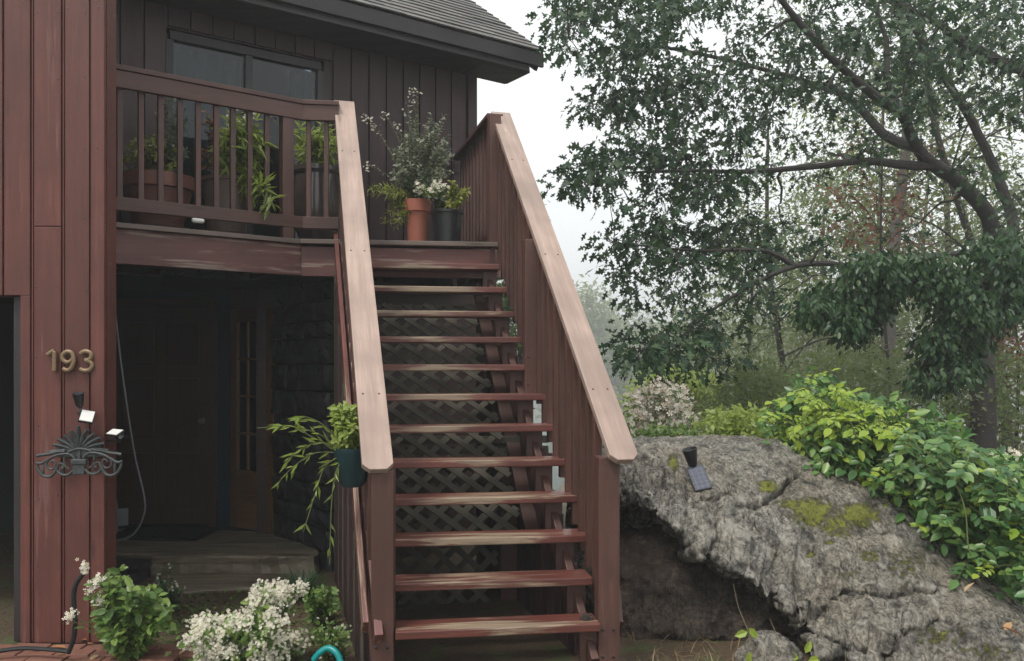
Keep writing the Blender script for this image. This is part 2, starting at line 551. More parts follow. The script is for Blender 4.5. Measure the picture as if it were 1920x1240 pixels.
# ------------------------------------------------------------------ foliage helpers
def tmpl(kind):
    if kind == 'oval':                     # base, l1, l2, tip, r2, r1 with a folded midrib
        v = [(0, 0, 0), (-.26, .3, .07), (-.23, .65, .05), (0, 1, -.06), (.23, .65, .05), (.26, .3, .07)]
        f = [(0, 3, 2, 1), (0, 5, 4, 3)]
    elif kind == 'diamond':
        v = [(0, 0, 0), (-.27, .45, .06), (0, 1, -.05), (.27, .45, .06)]
        f = [(0, 3, 2, 1)]
    elif kind == 'narrow':
        v = [(0, 0, 0), (-.10, .4, .04), (0, 1, -.12), (.10, .4, .04)]
        f = [(0, 3, 2, 1)]
    elif kind == 'blade':
        v = [(-.022, 0, 0), (.022, 0, 0), (.02, .5, .0), (-.02, .5, .0), (0, 1, -.22)]
        f = [(0, 1, 2, 3), (3, 2, 4)]
    elif kind == 'oak':
        h = [(.02, .15), (.13, .24), (.05, .34), (.27, .50), (.20, .58), (.06, .60), (.19, .80), (.07, .80)]
        v = [(0, 0, 0)] + [(a, b, .12 * a) for a, b in h] + [(0, 1, -.05)] + [(-a, b, .12 * a) for a, b in h[::-1]]
        f = [tuple(range(len(v)))]
    elif kind == 'star':
        v = [(0, 0, -.08)]
        f = []
        for i in range(5):
            a = 2 * math.pi * i / 5
            for da, r, z in ((-.38, .42, 0), (0, .5, .04), (.38, .42, 0)):
                v.append((r * math.cos(a + da), r * math.sin(a + da), z))
            b = 1 + 3 * i
            f.append((0, b, b + 1, b + 2))
    return np.array(v, float), f


TM = {k: tmpl(k) for k in ('oval', 'diamond', 'narrow', 'blade', 'oak', 'star')}


def unit(a):
    return a / np.maximum(np.linalg.norm(a, axis=-1, keepdims=True), 1e-9)


def leaf_frames(dirs, nrm):
    y = unit(dirs)
    x = unit(np.cross(y, nrm))
    z = np.cross(x, y)
    return x, y, z


def leaves(parent, kind, P, D, Nn, S, mat, name='leaf_mass', parts=0, part_name='leaf', near=None):
    """foliage: the nearest `parts` leaves are objects of their own, the rest one mesh"""
    P, D, Nn, S = map(lambda a: np.asarray(a, float), (P, D, Nn, S))
    S = np.broadcast_to(S, (len(P),)).copy()
    x, y, z = leaf_frames(D, Nn)
    V, Fc = TM[kind]
    if parts:
        dist = np.linalg.norm(P - np.array([0, 0, CZ]), axis=1) / np.maximum(S, 1e-4)
        px = CX + P[:, 0] / P[:, 1] * F
        py = HY - (P[:, 2] - CZ) / P[:, 1] * F
        dist[(px < 0) | (px > 1920) | (py < 0) | (py > 1240)] += 1e6
        order = np.argsort(dist)
        sel, rest = order[:parts], order[parts:]
        key = (kind, mat.name)
        if key not in PM:
            me = bpy.data.meshes.new(part_name)
            me.from_pydata(V.tolist(), [], Fc)
            me.materials.append(mat)
            PM[key] = me
        for i in sel:
            m = Matrix(((x[i, 0], y[i, 0], z[i, 0], P[i, 0]), (x[i, 1], y[i, 1], z[i, 1], P[i, 1]), (x[i, 2], y[i, 2], z[i, 2], P[i, 2]), (0, 0, 0, 1)))
            put(part_name, PM[key], None, parent, m @ Matrix.Scale(S[i], 4))
        P, S, x, y, z = P[rest], S[rest], x[rest], y[rest], z[rest]
    n, k = len(P), len(V)
    if n == 0:
        return None
    W = P[:, None, :] + S[:, None, None] * (V[None, :, 0:1] * x[:, None, :] + V[None, :, 1:2] * y[:, None, :] + V[None, :, 2:3] * z[:, None, :])
    W = W.reshape(-1, 3)
    sizes = [len(f) for f in Fc]
    flat = np.concatenate([np.array(f) for f in Fc])
    loops = (np.arange(n)[:, None] * k + flat[None, :]).ravel()
    tot = np.tile(sizes, n)
    start = np.concatenate([[0], np.cumsum(tot)[:-1]])
    me = bpy.data.meshes.new(name)
    me.vertices.add(len(W)); me.vertices.foreach_set('co', W.ravel())
    me.loops.add(len(loops)); me.loops.foreach_set('vertex_index', loops.astype(np.int32))
    me.polygons.add(len(tot)); me.polygons.foreach_set('loop_start', start.astype(np.int32)); me.polygons.foreach_set('loop_total', tot.astype(np.int32))
    me.update(calc_edges=True)
    a = me.attributes.new('rnd', 'FLOAT', 'POINT')
    a.data.foreach_set('value', np.repeat(rng.random(n), k).astype(np.float32))
    o = put(name, me, mat, parent)
    o['kind'] = 'stuff'
    return o


PM = {}


def rdir(n):
    return unit(rng.normal(size=(n, 3)))


def cluster_leaves(C, per, spread, size, droop=0.3, out=None, flat=0.5):
    """per leaves round every cluster centre; returns P,D,N,S"""
    n = len(C) * per
    base = np.repeat(C, per, axis=0)
    off = rdir(n) * (rng.random((n, 1)) ** 0.6) * np.repeat(np.broadcast_to(spread, (len(C),)), per)[:, None]
    off[:, 2] *= 0.75
    P = base + off
    D = unit(off + rdir(n) * 0.05) + rdir(n) * 0.5
    D[:, 2] -= droop
    N_ = rdir(n) * (1 - flat) + np.array([0, 0, 1.0]) * flat + np.array([0, -0.4, 0])
    S = size * (0.45 + 0.9 * rng.random(n))
    return P, D, N_, S


def curve_pts(p, q, sag=0.0, n=7, wob=0.0):
    p, q = Vector(p), Vector(q)
    out = []
    L = (q - p).length
    for i in range(n):
        u = i / (n - 1)
        c = p.lerp(q, u)
        c.z += sag * 4 * u * (1 - u)
        if wob and 0 < i < n - 1:
            c += Vector(rng.normal(size=3).tolist()) * wob * L
        out.append(c)
    return out


def smooth_path(pts, n=6):
    pts = [Vector(p) for p in pts]
    P = [pts[0]] + pts + [pts[-1]]
    out = []
    for i in range(1, len(P) - 2):
        p0, p1, p2, p3 = P[i - 1], P[i], P[i + 1], P[i + 2]
        for k in range(n):
            u = k / n
            out.append(0.5 * ((2 * p1) + (p2 - p0) * u + (2 * p0 - 5 * p1 + 4 * p2 - p3) * u * u + (3 * p1 - p0 - 3 * p2 + p3) * u ** 3))
    out.append(pts[-1])
    return out


def inside(poly, X, Y):
    poly = np.asarray(poly, float)
    r = np.zeros(len(X), bool)
    j = len(poly) - 1
    for i in range(len(poly)):
        xi, yi = poly[i]; xj, yj = poly[j]
        c = ((yi > Y) != (yj > Y)) & (X < (xj - xi) * (Y - yi) / (yj - yi + 1e-12) + xi)
        r ^= c
        j = i
    return r


def sample_poly(poly, n):
    poly = np.asarray(poly, float)
    lo, hi = poly.min(0), poly.max(0)
    out = np.zeros((0, 2))
    while len(out) < n:
        c = lo + rng.random((n * 2, 2)) * (hi - lo)
        out = np.vstack([out, c[inside(poly, c[:, 0], c[:, 1])]])
    return out[:n]


def to3(px, Y):
    Y = np.asarray(Y, float)
    return np.stack([(px[:, 0] - CX) * Y / F, Y, CZ - (px[:, 1] - HY) * Y / F], 1)


G0 = -0.12


def ground_z(x, y):
    z = G0
    if y > 8.5:
        right = min(1.0, max(0.0, (x - 2.0) / 8.0))
        z -= min(6.4, (y - 8.5) * (0.14 - 0.075 * right))
    if y > 34:
        z -= (y - 34) * 0.02
    z = max(z, -7.2)
    if y > 260:
        u = min(1.0, (y - 260) / 110.0)
        z = max(z, -7.2 + 16.0 * (3 * u * u - 2 * u ** 3))
    if abs(x) > 150 and y > 40:
        z = max(z, -7.2 + min(12.0, (abs(x) - 150) * 0.12))
    return z


# ================================================================== ground, lake, far shore
def grid_axis(lim, dense, n1, n2):
    a = np.linspace(-dense, dense, n1)
    b = dense * (lim / dense) ** (np.arange(1, n2 + 1) / n2)
    return np.concatenate([-b[::-1], a, b])


gx = grid_axis(1500, 10, 61, 26)
gy = np.concatenate([[-60, -30, -15, -6], np.linspace(-2, 14, 81), 14 + 1486 * ((np.arange(1, 46) / 45) ** 2.2)])
vs, fs = [], []
for j, y in enumerate(gy):
    for i, x in enumerate(gx):
        z = ground_z(x, y)
        if y < 12 and abs(x) < 10:
            z += 0.018 * noise.noise(Vector((x * 2.3, y * 2.3, 0)))
        elif y > 330:
            z += 3.0 * noise.noise(Vector((x * 0.01, y * 0.01, 3)))
        vs.append((x, y, z))
nx = len(gx)
for j in range(len(gy) - 1):
    for i in range(nx - 1):
        fs.append((j * nx + i, j * nx + i + 1, (j + 1) * nx + i + 1, (j + 1) * nx + i))
mb = MB(); mb.v, mb.f, mb.sm = vs, fs, True
g = mb.build('ground', M['ground'])
tag(g, kind='structure')
mb = MB(); mb.add([(-150, 45, -6.9), (150, 45, -6.9), (150, 285, -6.9), (-150, 285, -6.9)], [(0, 1, 2, 3)])
tag(mb.build('lake', M['water']), kind='structure')

# far wooded shore, one hazy mass
C = []
for _ in range(520):
    x = rng.uniform(-30, 140); y = 265 + 90 * rng.random() ** 1.3
    C.append((x, y, ground_z(x, y) + rng.uniform(2, 14)))
C = np.array(C)
P, D, N_, S = cluster_leaves(C, 42, 4.4, 1.7, 0.2)
o = leaves(None, 'diamond', P, D, N_, S, M['far'], 'far_forest')
tag(o, 'pale hazy wooded hillside across the lake', 'forest', kind='stuff')

# ================================================================== house (facade runs back to the right)
d2 = Vector((0.82, 0.5724, 0)).normalized()
n2 = Vector((d2.y, -d2.x, 0))                       # towards the stair
HC = Vector((-0.36, 8.3, 0))                        # right front corner


def fac(s, off=0.0, z=0.0):
    p = HC - d2 * float(s) + n2 * float(off)
    return Vector((p.x, p.y, z))


DK = 2.462                                           # deck level
house = empty('house', (-2.0, 8.6, G0), 'dark red board house with shingled roof above the deck and entry', 'house')
SOF = 4.36
# vertical siding boards of the upper storey, left open for the glazed door
bw = 0.172
s = 0.10
WIN0, WIN1, WINZ = 1.58, 2.83, 4.10
while s < 5.2:
    a, b = s, s + bw - 0.012
    mid = (a + b) / 2
    z0 = DK - 0.22
    if WIN0 - 0.1 < mid < WIN1 + 0.06:
        z0 = WINZ + 0.07
    beam('siding_board', fac(mid, -0.012, z0), fac(mid, -0.012, SOF + 0.2), bw - 0.014, 0.022, M['siding_dark'], house, up=n2, bev=0.003)
    s += bw
beam('corner_board', fac(0.04, 0.0, DK - 0.22), fac(0.04, 0.0, SOF + 0.2), 0.1, 0.05, M['siding_dark'], house, up=n2)
mb = MB()                                            # wall core behind the boards, open at the glazed door
for a, b, z0, z1 in ((0.0, WIN0 - 0.04, DK - 0.25, SOF + 0.25), (WIN1 + 0.04, 5.4, DK - 0.25, SOF + 0.25), (WIN0 - 0.04, WIN1 + 0.04, WINZ + 0.06, SOF + 0.25)):
    mb.box(fac((a + b) / 2, -0.085, (z0 + z1) / 2), d2 * (b - a) / 2, n2 * 0.06, (0, 0, (z1 - z0) / 2))
mb.build('wall', M['siding_dark'], house)
mb = MB()                                            # side and back of the upper storey, floor over the entry
sw = fac(0.07, -2.2, (DK - 0.25 + SOF + 0.19) / 2)
mb.box(sw, d2 * 0.06, n2 * 2.05, (0, 0, (SOF + 0.19 - DK + 0.25) / 2))
mb.box(fac(2.7, -4.3, 3.6), d2 * 2.7, n2 * 0.06, (0, 0, 1.4))
mb.box(fac(5.35, -2.2, 3.6), d2 * 0.05, n2 * 2.05, (0, 0, 1.4))
mb.build('side_wall', M['siding_dark'], house)
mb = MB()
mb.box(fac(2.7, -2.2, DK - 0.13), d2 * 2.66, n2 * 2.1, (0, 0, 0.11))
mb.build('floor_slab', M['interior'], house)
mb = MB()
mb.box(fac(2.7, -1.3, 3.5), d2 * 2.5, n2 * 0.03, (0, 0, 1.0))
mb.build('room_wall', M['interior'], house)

# glazed sliding door
gd = beam('glazed_door', fac(WIN0, -0.02, WINZ), fac(WIN1, -0.02, WINZ), 0.07, 0.06, M['trimdark'], house, up=n2)
for ss in (WIN0, (WIN0 + WIN1) / 2, WIN1):
    beam('door_stile', fac(ss, -0.022, DK + 0.03), fac(ss, -0.022, WINZ - 0.035), 0.06, 0.055, M['trimdark'], gd, up=n2)
beam('door_sill', fac(WIN0 + 0.03, -0.022, DK + 0.04), fac(WIN1 - 0.03, -0.022, DK + 0.04), 0.06, 0.06, M['trimdark'], gd, up=n2)
for a, b in ((WIN0 + 0.03, (WIN0 + WIN1) / 2 - 0.03), ((WIN0 + WIN1) / 2 + 0.03, WIN1 - 0.03)):
    mb = MB()
    mb.box(fac((a + b) / 2, -0.03, (DK + WINZ) / 2 + 0.02), d2 * (b - a) / 2, n2 * 0.004, (0, 0, (WINZ - DK) / 2 - 0.06))
    mb.build('pane', M['glass'], gd)


def curtain(s0, s1, label, tie):
    nu, nv = 40, 14
    vs, fs = [], []
    for j in range(nv + 1):
        v = j / nv
        z = DK + 0.06 + v * (WINZ - DK - 0.1)
        wid = 1.0 - tie * (1 - v) ** 1.4
        for i in range(nu + 1):
            u = i / nu
            ss = s0 + (s1 - s0) * u * wid
            p = fac(ss, -0.16 + 0.022 * math.sin(u * 30 + 0.6 * math.sin(3 * v)), z)
            vs.append(tuple(p))
    for j in range(nv):
        for i in range(nu):
            a = j * (nu + 1) + i
            fs.append((a, a + 1, a + nu + 2, a + nu + 1))
    mb = MB(); mb.v, mb.f, mb.sm = vs, fs, True
    o = mb.build('curtain', M['curtain'])
    so = o.modifiers.new('thick', 'SOLIDIFY'); so.thickness = 0.004
    tag(o, label, 'curtain', 'curtains behind the glazed deck door')


curtain(WIN0 + 0.01, WIN0 + 0.26, 'pale curtain at the plain-wall end of the glazed deck door', 0.35)
curtain(WIN1 - 0.05, WIN1 - 0.62, 'wider dim curtain at the garage end of the glazed deck door', 0.15)

# roof: eave parallel to the facade, 36 degree pitch
TP = 0.725
EO = 0.45                                            # eave overhang
EZ = 4.53                                            # top edge of the shingles at the eave
RS = -0.47                                           # rake overhang past the corner
sl = Vector((-n2.x, -n2.y, TP)).normalized()         # up the slope
rn = d2.cross(sl).normalized()                       # roof normal
if rn.z < 0:
    rn = -rn


def roofp(s, w, lift=0.0):
    """s along the eave (towards the left), w metres up the slope"""
    p = HC - s * d2 + EO * n2
    return Vector((p.x, p.y, EZ)) + sl * w + rn * lift


roof = MB()
roof.box((roofp(RS + 0.01, 0.01, -0.05) + roofp(5.6, 5.2, -0.05)) / 2, d2 * (5.6 - RS - 0.02) / 2, sl * 2.59, rn * 0.03)
roof_o = roof.build('roof', M['shingle'], house)
mb = MB()                                            # far slope
far_n = Vector((n2.x, n2.y, -TP)).normalized()
ridge = roofp(2.5, 5.2, -0.05)
mb.box(ridge + Vector((-n2.x, -n2.y, -TP)).normalized() * 2.6, d2 * 3.0, Vector((-n2.x, -n2.y, -TP)).normalized() * 2.6, Vector((-n2.x * TP, -n2.y * TP, 1)).normalized() * 0.03)
mb.build('far_slope', M['shingle'], roof_o)
# individual shingles on the part of the roof in view
exp_, tab = 0.14, 0.30
cnt = 0
sh_me = {}
for r_ in range(14):
    w0 = r_ * exp_
    s_max = 3.3 - r_ * 0.17
    s = RS - 0.02 - (tab / 2 if r_ % 2 else 0.0)
    first = True
    while s < s_max:
        a = max(s, RS - 0.02); b = s + tab - 0.006
        if b - a > 0.05:
            L = round(b - a, 3)
            if L not in sh_me:
                m2 = MB()
                m2.box((0, 0.09, 0), (L / 2, 0, 0), (0, 0.11, 0.0), (0, -0.0, 0.006))
                me = bpy.data.meshes.new('shingle'); me.from_pydata(m2.v, [], m2.f); me.update(); me.materials.append(M['shingle'])
                sh_me[L] = me
            tilt = 0.075 + random.uniform(-0.01, 0.015)
            x_, y_, z_ = -d2, (sl - rn * tilt).normalized(), None
            z_ = x_.cross(y_).normalized()
            if z_.z < 0:
                x_ = d2.copy(); z_ = x_.cross(y_).normalized()
            p = roofp((a + b) / 2, w0 - 0.02 + random.uniform(-0.006, 0.006), 0.012 + random.uniform(0, 0.003))
            put('shingle', sh_me[L], None, roof_o, Matrix.Translation(p) @ Matrix((x_, y_, z_)).transposed().to_4x4())
            cnt += 1
        s += tab
# fascia boards, soffit, rake board
beam('fascia', roofp(RS - 0.015, 0, -0.0) + Vector((0, 0, -0.09)) + n2 * 0.005, roofp(5.6, 0, 0) + Vector((0, 0, -0.09)) + n2 * 0.005, 0.03, 0.13, M['trimdark'], roof_o)
beam('gutter_board', roofp(RS + 0.12, 0, 0) + Vector((0, 0, -0.16)) - n2 * 0.05, roofp(5.6, 0, 0) + Vector((0, 0, -0.16)) - n2 * 0.05, 0.05, 0.10, M['trimdark'], roof_o)
mb = MB()
mb.box((fac(RS + 0.10, EO / 2 - 0.02, EZ - 0.20) + fac(5.5, EO / 2 - 0.02, EZ - 0.20)) / 2, d2 * (5.4 - RS) / 2, n2 * (EO / 2 - 0.03), (0, 0, 0.012))
mb.build('soffit', M['trimdark'], roof_o)
beam('rake_board', roofp(RS - 0.0, -0.02, -0.10), roofp(RS - 0.0, 5.2, -0.10), 0.03, 0.17, M['trimdark'], roof_o, up=rn)
mb = MB()                                            # boxed eave end
e0, e1 = fac(RS + 0.12, EO - 0.09, EZ - 0.215), fac(RS + 0.12, 0.0, EZ - 0.215)
pv = [e0, e1, e1 + Vector((0, 0, 0.36)), e0 + Vector((0, 0, 0.10)), ]
pv = pv + [p - d2 * 0.50 for p in pv]
mb.add(pv, [(0, 1, 2, 3), (7, 6, 5, 4), (0, 4, 5, 1), (1, 5, 6, 2), (2, 6, 7, 3), (3, 7, 4, 0)])
mb.build('eave_return', M['trimdark'], roof_o)
# gable wall under the rake
mb = MB()
g0, g1 = fac(0.03, -0.1, SOF + 0.2), fac(0.03, -4.2, SOF + 0.2)
g2 = fac(0.03, -3.4, EZ + 2.15)
pv = [g0, g1, g2]; pv += [p - d2 * 0.1 for p in pv]
mb.add(pv, [(0, 2, 1), (3, 4, 5), (0, 1, 4, 3), (1, 2, 5, 4), (2, 0, 3, 5)])
mb.build('gable_wall', M['siding_dark'], house)

# ---- lower storey: shaded entry
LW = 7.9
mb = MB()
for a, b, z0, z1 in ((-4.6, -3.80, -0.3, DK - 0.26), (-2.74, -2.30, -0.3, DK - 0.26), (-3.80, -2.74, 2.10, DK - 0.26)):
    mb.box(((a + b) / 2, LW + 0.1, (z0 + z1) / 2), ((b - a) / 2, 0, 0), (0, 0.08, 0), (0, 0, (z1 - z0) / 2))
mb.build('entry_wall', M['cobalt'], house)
dr = beam('front_door', (-3.26, LW + 0.05, 0.04), (-3.26, LW + 0.05, 2.06), 0.94, 0.045, M['door'], house, up=(0, -1, 0))
for x in (-3.765, -2.765):
    beam('door_jamb', (x, LW + 0.0, 0.02), (x, LW + 0.0, 2.12), 0.07, 0.05, M['door'], dr, up=(0, -1, 0))
beam('door_head', (-3.73, LW + 0.0, 2.10), (-2.80, LW + 0.0, 2.10), 0.05, 0.06, M['door'], dr)
for zc, hh in ((0.45, 0.5), (1.12, 0.55), (1.72, 0.4)):
    for xc in (-3.47, -3.05):
        beam('door_panel', (xc, LW + 0.024, zc - hh / 2), (xc, LW + 0.024, zc + hh / 2), 0.30, 0.016, M['door'], dr, up=(0, -1, 0), bev=0.01)
mb = MB(); mb.lathe([(0.012, 0), (0.012, 0.03), (0.03, 0.045), (0.032, 0.065), (0.015, 0.08)], (-2.86, LW + 0.02, 1.0), 14, (0, -1, 0))
mb.build('door_knob', M['steel'], dr)
# narrow glazed leaf, standing at an angle
fa, fb = Vector((-2.53, 7.80, 0)), Vector((-2.12, 7.52, 0))
fd = (fb - fa).normalized(); fn = Vector((fd.y, -fd.x, 0))
fl = beam('glazed_leaf', fa + Vector((0, 0, 0.04)), fa + Vector((0, 0, 2.02)), 0.09, 0.045, M['french'], house, up=fn)
beam('leaf_stile', fb + Vector((0, 0, 0.04)), fb + Vector((0, 0, 2.02)), 0.09, 0.045, M['french'], fl, up=fn)
FW = (fb - fa).length
for z, h in ((0.30, 0.52), (1.96, 0.11)):
    beam('leaf_rail', fa + fd * 0.045 + Vector((0, 0, z)), fb - fd * 0.045 + Vector((0, 0, z)), 0.043, h, M['french'], fl)
for k in (1, 2):
    p = fa + fd * (0.045 + (FW - 0.09) * k / 3)
    beam('glazing_bar', p + Vector((0, 0, 0.57)), p + Vector((0, 0, 1.905)), 0.02, 0.03, M['french'], fl, up=fn, bev=0.003)
for k in range(1, 4):
    z = 0.56 + 1.345 * k / 4
    beam('glazing_bar', fa + fd * 0.045 + Vector((0, 0, z)), fb - fd * 0.045 + Vector((0, 0, z)), 0.028, 0.02, M['french'], fl, bev=0.003)
for i in range(3):
    for k in range(4):
        p = fa + fd * (0.045 + (FW - 0.09) * (i + 0.5) / 3) + Vector((0, 0, 0.56 + 1.345 * (k + 0.5) / 4))
        mb = MB(); mb.box(p, fd * (FW - 0.09) / 6 * 0.9, fn * 0.003, (0, 0, 1.345 / 8 * 0.95)); mb.build('pane', M['glass'], fl)
# rough stone foundation beside the leaf, single stones
sa, sb = Vector((-2.06, 7.48, 0)), Vector((-1.40, 6.75, 0))
sd_ = (sb - sa); SL = sd_.length; sd_.normalize(); sn = Vector((sd_.y, -sd_.x, 0))
if sn.x > 0:
    sn = -sn
fw = MB(); fw.box((sa + sb) / 2 - sn * 0.14 + Vector((0, 0, 1.0)), sd_ * SL / 2, sn * 0.08, (0, 0, 1.2))
fwo = fw.build('foundation_wall', M['fstone'], house)
z = -0.15
row = 0
while z < 2.1:
    h = random.uniform(0.14, 0.22)
    x = -0.02
    while x < SL - 0.04:
        w = min(random.uniform(0.16, 0.34), SL - x)
        bm = bmesh.new(); bmesh.ops.create_cube(bm, size=1)
        bmesh.ops.subdivide_edges(bm, edges=bm.edges[:], cuts=2, use_grid_fill=True)
        for v in bm.verts:
            q = v.co * 2
            v.co.x *= (w - 0.02) * (1 - 0.05 * abs(q.z) ** 3 * random.random()); v.co.z *= (h - 0.02) * (1 - 0.06 * abs(q.x) ** 3 * random.random())
            v.co.y = v.co.y * 0.12 + random.uniform(-0.012, 0.012) + (0.02 if max(abs(q.x), abs(q.z)) > 0.9 and v.co.y < 0 else 0)
        me = bpy.data.meshes.new('stone'); bm.to_mesh(me); bm.free()
        yy = Vector((-sn.x, -sn.y, 0)); xx = yy.cross(Vector((0, 0, 1)))
        p = sa + sd_ * (x + w / 2) + Vector((0, 0, z + h / 2)) + sn * random.uniform(-0.02, 0.02)
        put('stone', me, M['fstone'], fwo, Matrix.Translation(p) @ Matrix((xx, yy, Vector((0, 0, 1)))).transposed().to_4x4())
        x += w
    z += h
# lower side wall under the floor on the right, unseen back of the storey
mb = MB()
mb.box(fac(0.1, -2.1, 1.0), d2 * 0.06, n2 * 2.0, (0, 0, 1.22))
mb.box((-0.85, 7.4, 1.0), Vector((0.5, 0.62, 0)), Vector((0.05, -0.04, 0)), (0, 0, 1.2))
mb.box(fac(0.75, -0.1, 1.0), d2 * 0.80, n2 * 0.05, (0, 0, 1.22))
mb.box((-2.28, 7.85, 1.0), (0.30, 0.0, 0), (0, 0.04, 0), (0, 0, 1.2))
mb.box((-1.75, 7.62, 1.0), (0.5, 0.05, 0), (0, 0.05, 0), (0, 0, 1.2))
mb.build('lower_side_wall', M['siding_dark'], house)

# ================================================================== garage corner with vertical boards
GY, GXR = 4.95, -2.36
garage = empty('garage', (-3.2, 5.6, G0), 'red vertical board garage corner carrying the house number', 'garage')
SC = GY / F


def gxx(px):
    return (px - CX) * GY / F


def board(px0, px1, py0, py1, off=0.0, name='siding_board', mat='siding', th=0.024):
    a, b = gxx(px0), gxx(px1)
    z0, z1 = CZ - (py1 - HY) * SC, CZ - (py0 - HY) * SC
    return beam(name, ((a + b) / 2, GY + th / 2 - off, z0), ((a + b) / 2, GY + th / 2 - off, z1), b - a, th, M[mat], garage, up=(0, -1, 0), bev=0.003)


TOPY = -420
board(-52, 4, TOPY, 554)
board(8, 56, TOPY, 554)
board(38, 56, 554.5, 1208, 0.0)
board(64, 114, TOPY, 424)
board(64, 114, 425.5, 1206)
board(122, 167, TOPY, 1206)
board(173, 197, TOPY, 1204, 0.012, 'corner_board')
for a, b in ((56, 64), (114, 122), (167, 173)):       # recessed strips of the channels
    board(a + 0.2, b - 0.2, TOPY, 1205, -0.012, 'channel_strip', th=0.012)
    board((a + b) / 2 - 1.2, (a + b) / 2 + 1.2, TOPY, 1205, -0.004, 'channel_bead', th=0.012)
board(4.2, 7.8, TOPY, 553, -0.012, 'channel_strip', th=0.012)
board(16, 37.5, 554.5, 1208, -0.05, 'door_jamb', 'trimdark', 0.06)
mb = MB()                                             # garage walls behind the boards
zt, zb = CZ - (TOPY - HY) * SC, G0 - 0.1
xj = gxx(16)
ztop_open = CZ - (554 - HY) * SC
mb.box(((gxx(38) + GXR) / 2 - 0.004, GY + 0.10, (zt + zb) / 2), ((GXR - gxx(38)) / 2 - 0.006, 0, 0), (0, 0.06, 0), (0, 0, (zt - zb) / 2))
mb.box((gxx(38) - 1.6, GY + 0.10, (zt + ztop_open) / 2), (1.6, 0, 0), (0, 0.06, 0), (0, 0, (zt - ztop_open) / 2))
mb.build('wall', M['siding'], garage)
side = [(GXR - 0.01, GY + 0.03), (-2.80, 5.82), (-4.35, 7.98), (-4.45, 7.9), (-2.95, 5.82), (GXR - 0.12, GY + 0.05)]
mb = MB(); mb.prism(side, zb, DK - 0.3); mb.build('side_wall', M['siding_dark'], garage)
side2 = [(GXR - 0.01, GY + 0.031), (-2.80, 5.82), (-3.4, 6.6), (-3.55, 6.6), (-2.95, 5.82), (GXR - 0.12, GY + 0.051)]
mb = MB(); mb.prism(side2, DK - 0.299, zt); mb.build('upper_side_wall', M['siding'], garage)
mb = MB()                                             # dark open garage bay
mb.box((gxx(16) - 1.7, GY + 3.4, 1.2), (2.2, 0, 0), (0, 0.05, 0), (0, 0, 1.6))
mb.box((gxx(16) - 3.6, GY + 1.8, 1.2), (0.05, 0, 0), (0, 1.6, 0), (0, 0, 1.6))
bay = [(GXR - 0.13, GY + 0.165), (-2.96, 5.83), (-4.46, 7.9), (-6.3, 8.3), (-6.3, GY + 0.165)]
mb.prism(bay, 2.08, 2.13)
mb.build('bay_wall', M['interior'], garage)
mb = MB(); mb.prism([(GXR, GY - 0.02), (-2.95, 5.9), (-3.5, 6.7), (-6.3, 6.7), (-6.3, GY - 0.02)], zt + 0.002, zt + 0.1); mb.build('roof', M['shingle'], garage)

for pxn in (70, 108, 128, 161, 184):
    for pyn in range(20, 1190, 130):
        if random.random() < 0.3:
            continue
        mb = MB(); mb.lathe([(0.0045, 0), (0.0045, 0.003), (0.002, 0.004)], (gxx(pxn + random.uniform(-3, 3)), GY - (0.012 if pxn > 172 else 0.0), CZ - (pyn + random.uniform(-6, 6) - HY) * SC), 7, (0, -1, 0))
        mb.build('nail', M['iron'], garage)

# house number
hn = empty('house_number', (gxx(136), GY - 0.03, CZ - (698 - HY) * SC), 'raised bronze digits 193 on the red garage boards', 'house number')
for px0, strokes in ((92, [[(0, 32), (7, 37), (13, 40)], [(13, 39), (13, 20), (13, 1)]]),
                     (116, [[(25, 28), (21, 36), (13, 38), (6, 34), (4, 28), (6, 22), (13, 18), (21, 21), (25, 28)], [(25.2, 29), (25, 18), (21, 8), (14, 3), (5, 6)]]),
                     (150, [[(4, 34), (9, 38), (16, 38.5), (23, 35), (24, 28), (20, 23), (12, 21.5)], [(13, 21.5), (22, 19), (25.5, 12), (22, 5), (14, 2.5), (7, 3.5), (3, 7)]])):
    mb = MB()
    for st in strokes:
        mb.tube(smooth_path([Vector((x * SC, 0, y * SC)) for x, y in st], 6), 4.3 * SC, 12)
    me = bpy.data.meshes.new('digit')
    me.from_pydata([(x, y * 0.75, z) for x, y, z in mb.v], [], mb.f)
    me.shade_smooth()
    put('digit', me, M['bronze'], hn, Matrix.Translation((gxx(px0), GY - 0.018, CZ - (698 - HY) * SC)))

# ================================================================== deck
A = Vector((-2.74, 5.68, 0)); B = Vector((-1.60, 6.50, 0)); Cc = Vector((-0.12, 6.68, 0)); Dd = Vector((-0.50, 8.12, 0))
deck = empty('deck', (-1.7, 6.7, G0), 'raised brown timber deck with picket railing in front of the house', 'deck')
dirAB = (B - A).normalized(); nAB = Vector((dirAB.y, -dirAB.x, 0))
dirBC = (Cc - B).normalized(); nBC = Vector((dirBC.y, -dirBC.x, 0))
dirCD = (Dd - Cc).normalized(); nCD = Vector((dirCD.y, -dirCD.x, 0))
Z = lambda p, z: Vector((p.x, p.y, z))
beam('fascia_beam', Z(A - dirAB * 0.05, DK - 0.155), Z(B, DK - 0.155), 0.05, 0.235, M['fascia'], deck)
beam('fascia_beam', Z(B + nBC * 0.02, DK - 0.165), Z(Cc + nBC * 0.02 + dirBC * 0.03, DK - 0.165), 0.05, 0.225, M['fascia'], deck)
beam('fascia_beam', Z(Cc + nCD * 0.0, DK - 0.16), Z(Dd, DK - 0.16), 0.05, 0.23, M['fascia'], deck)
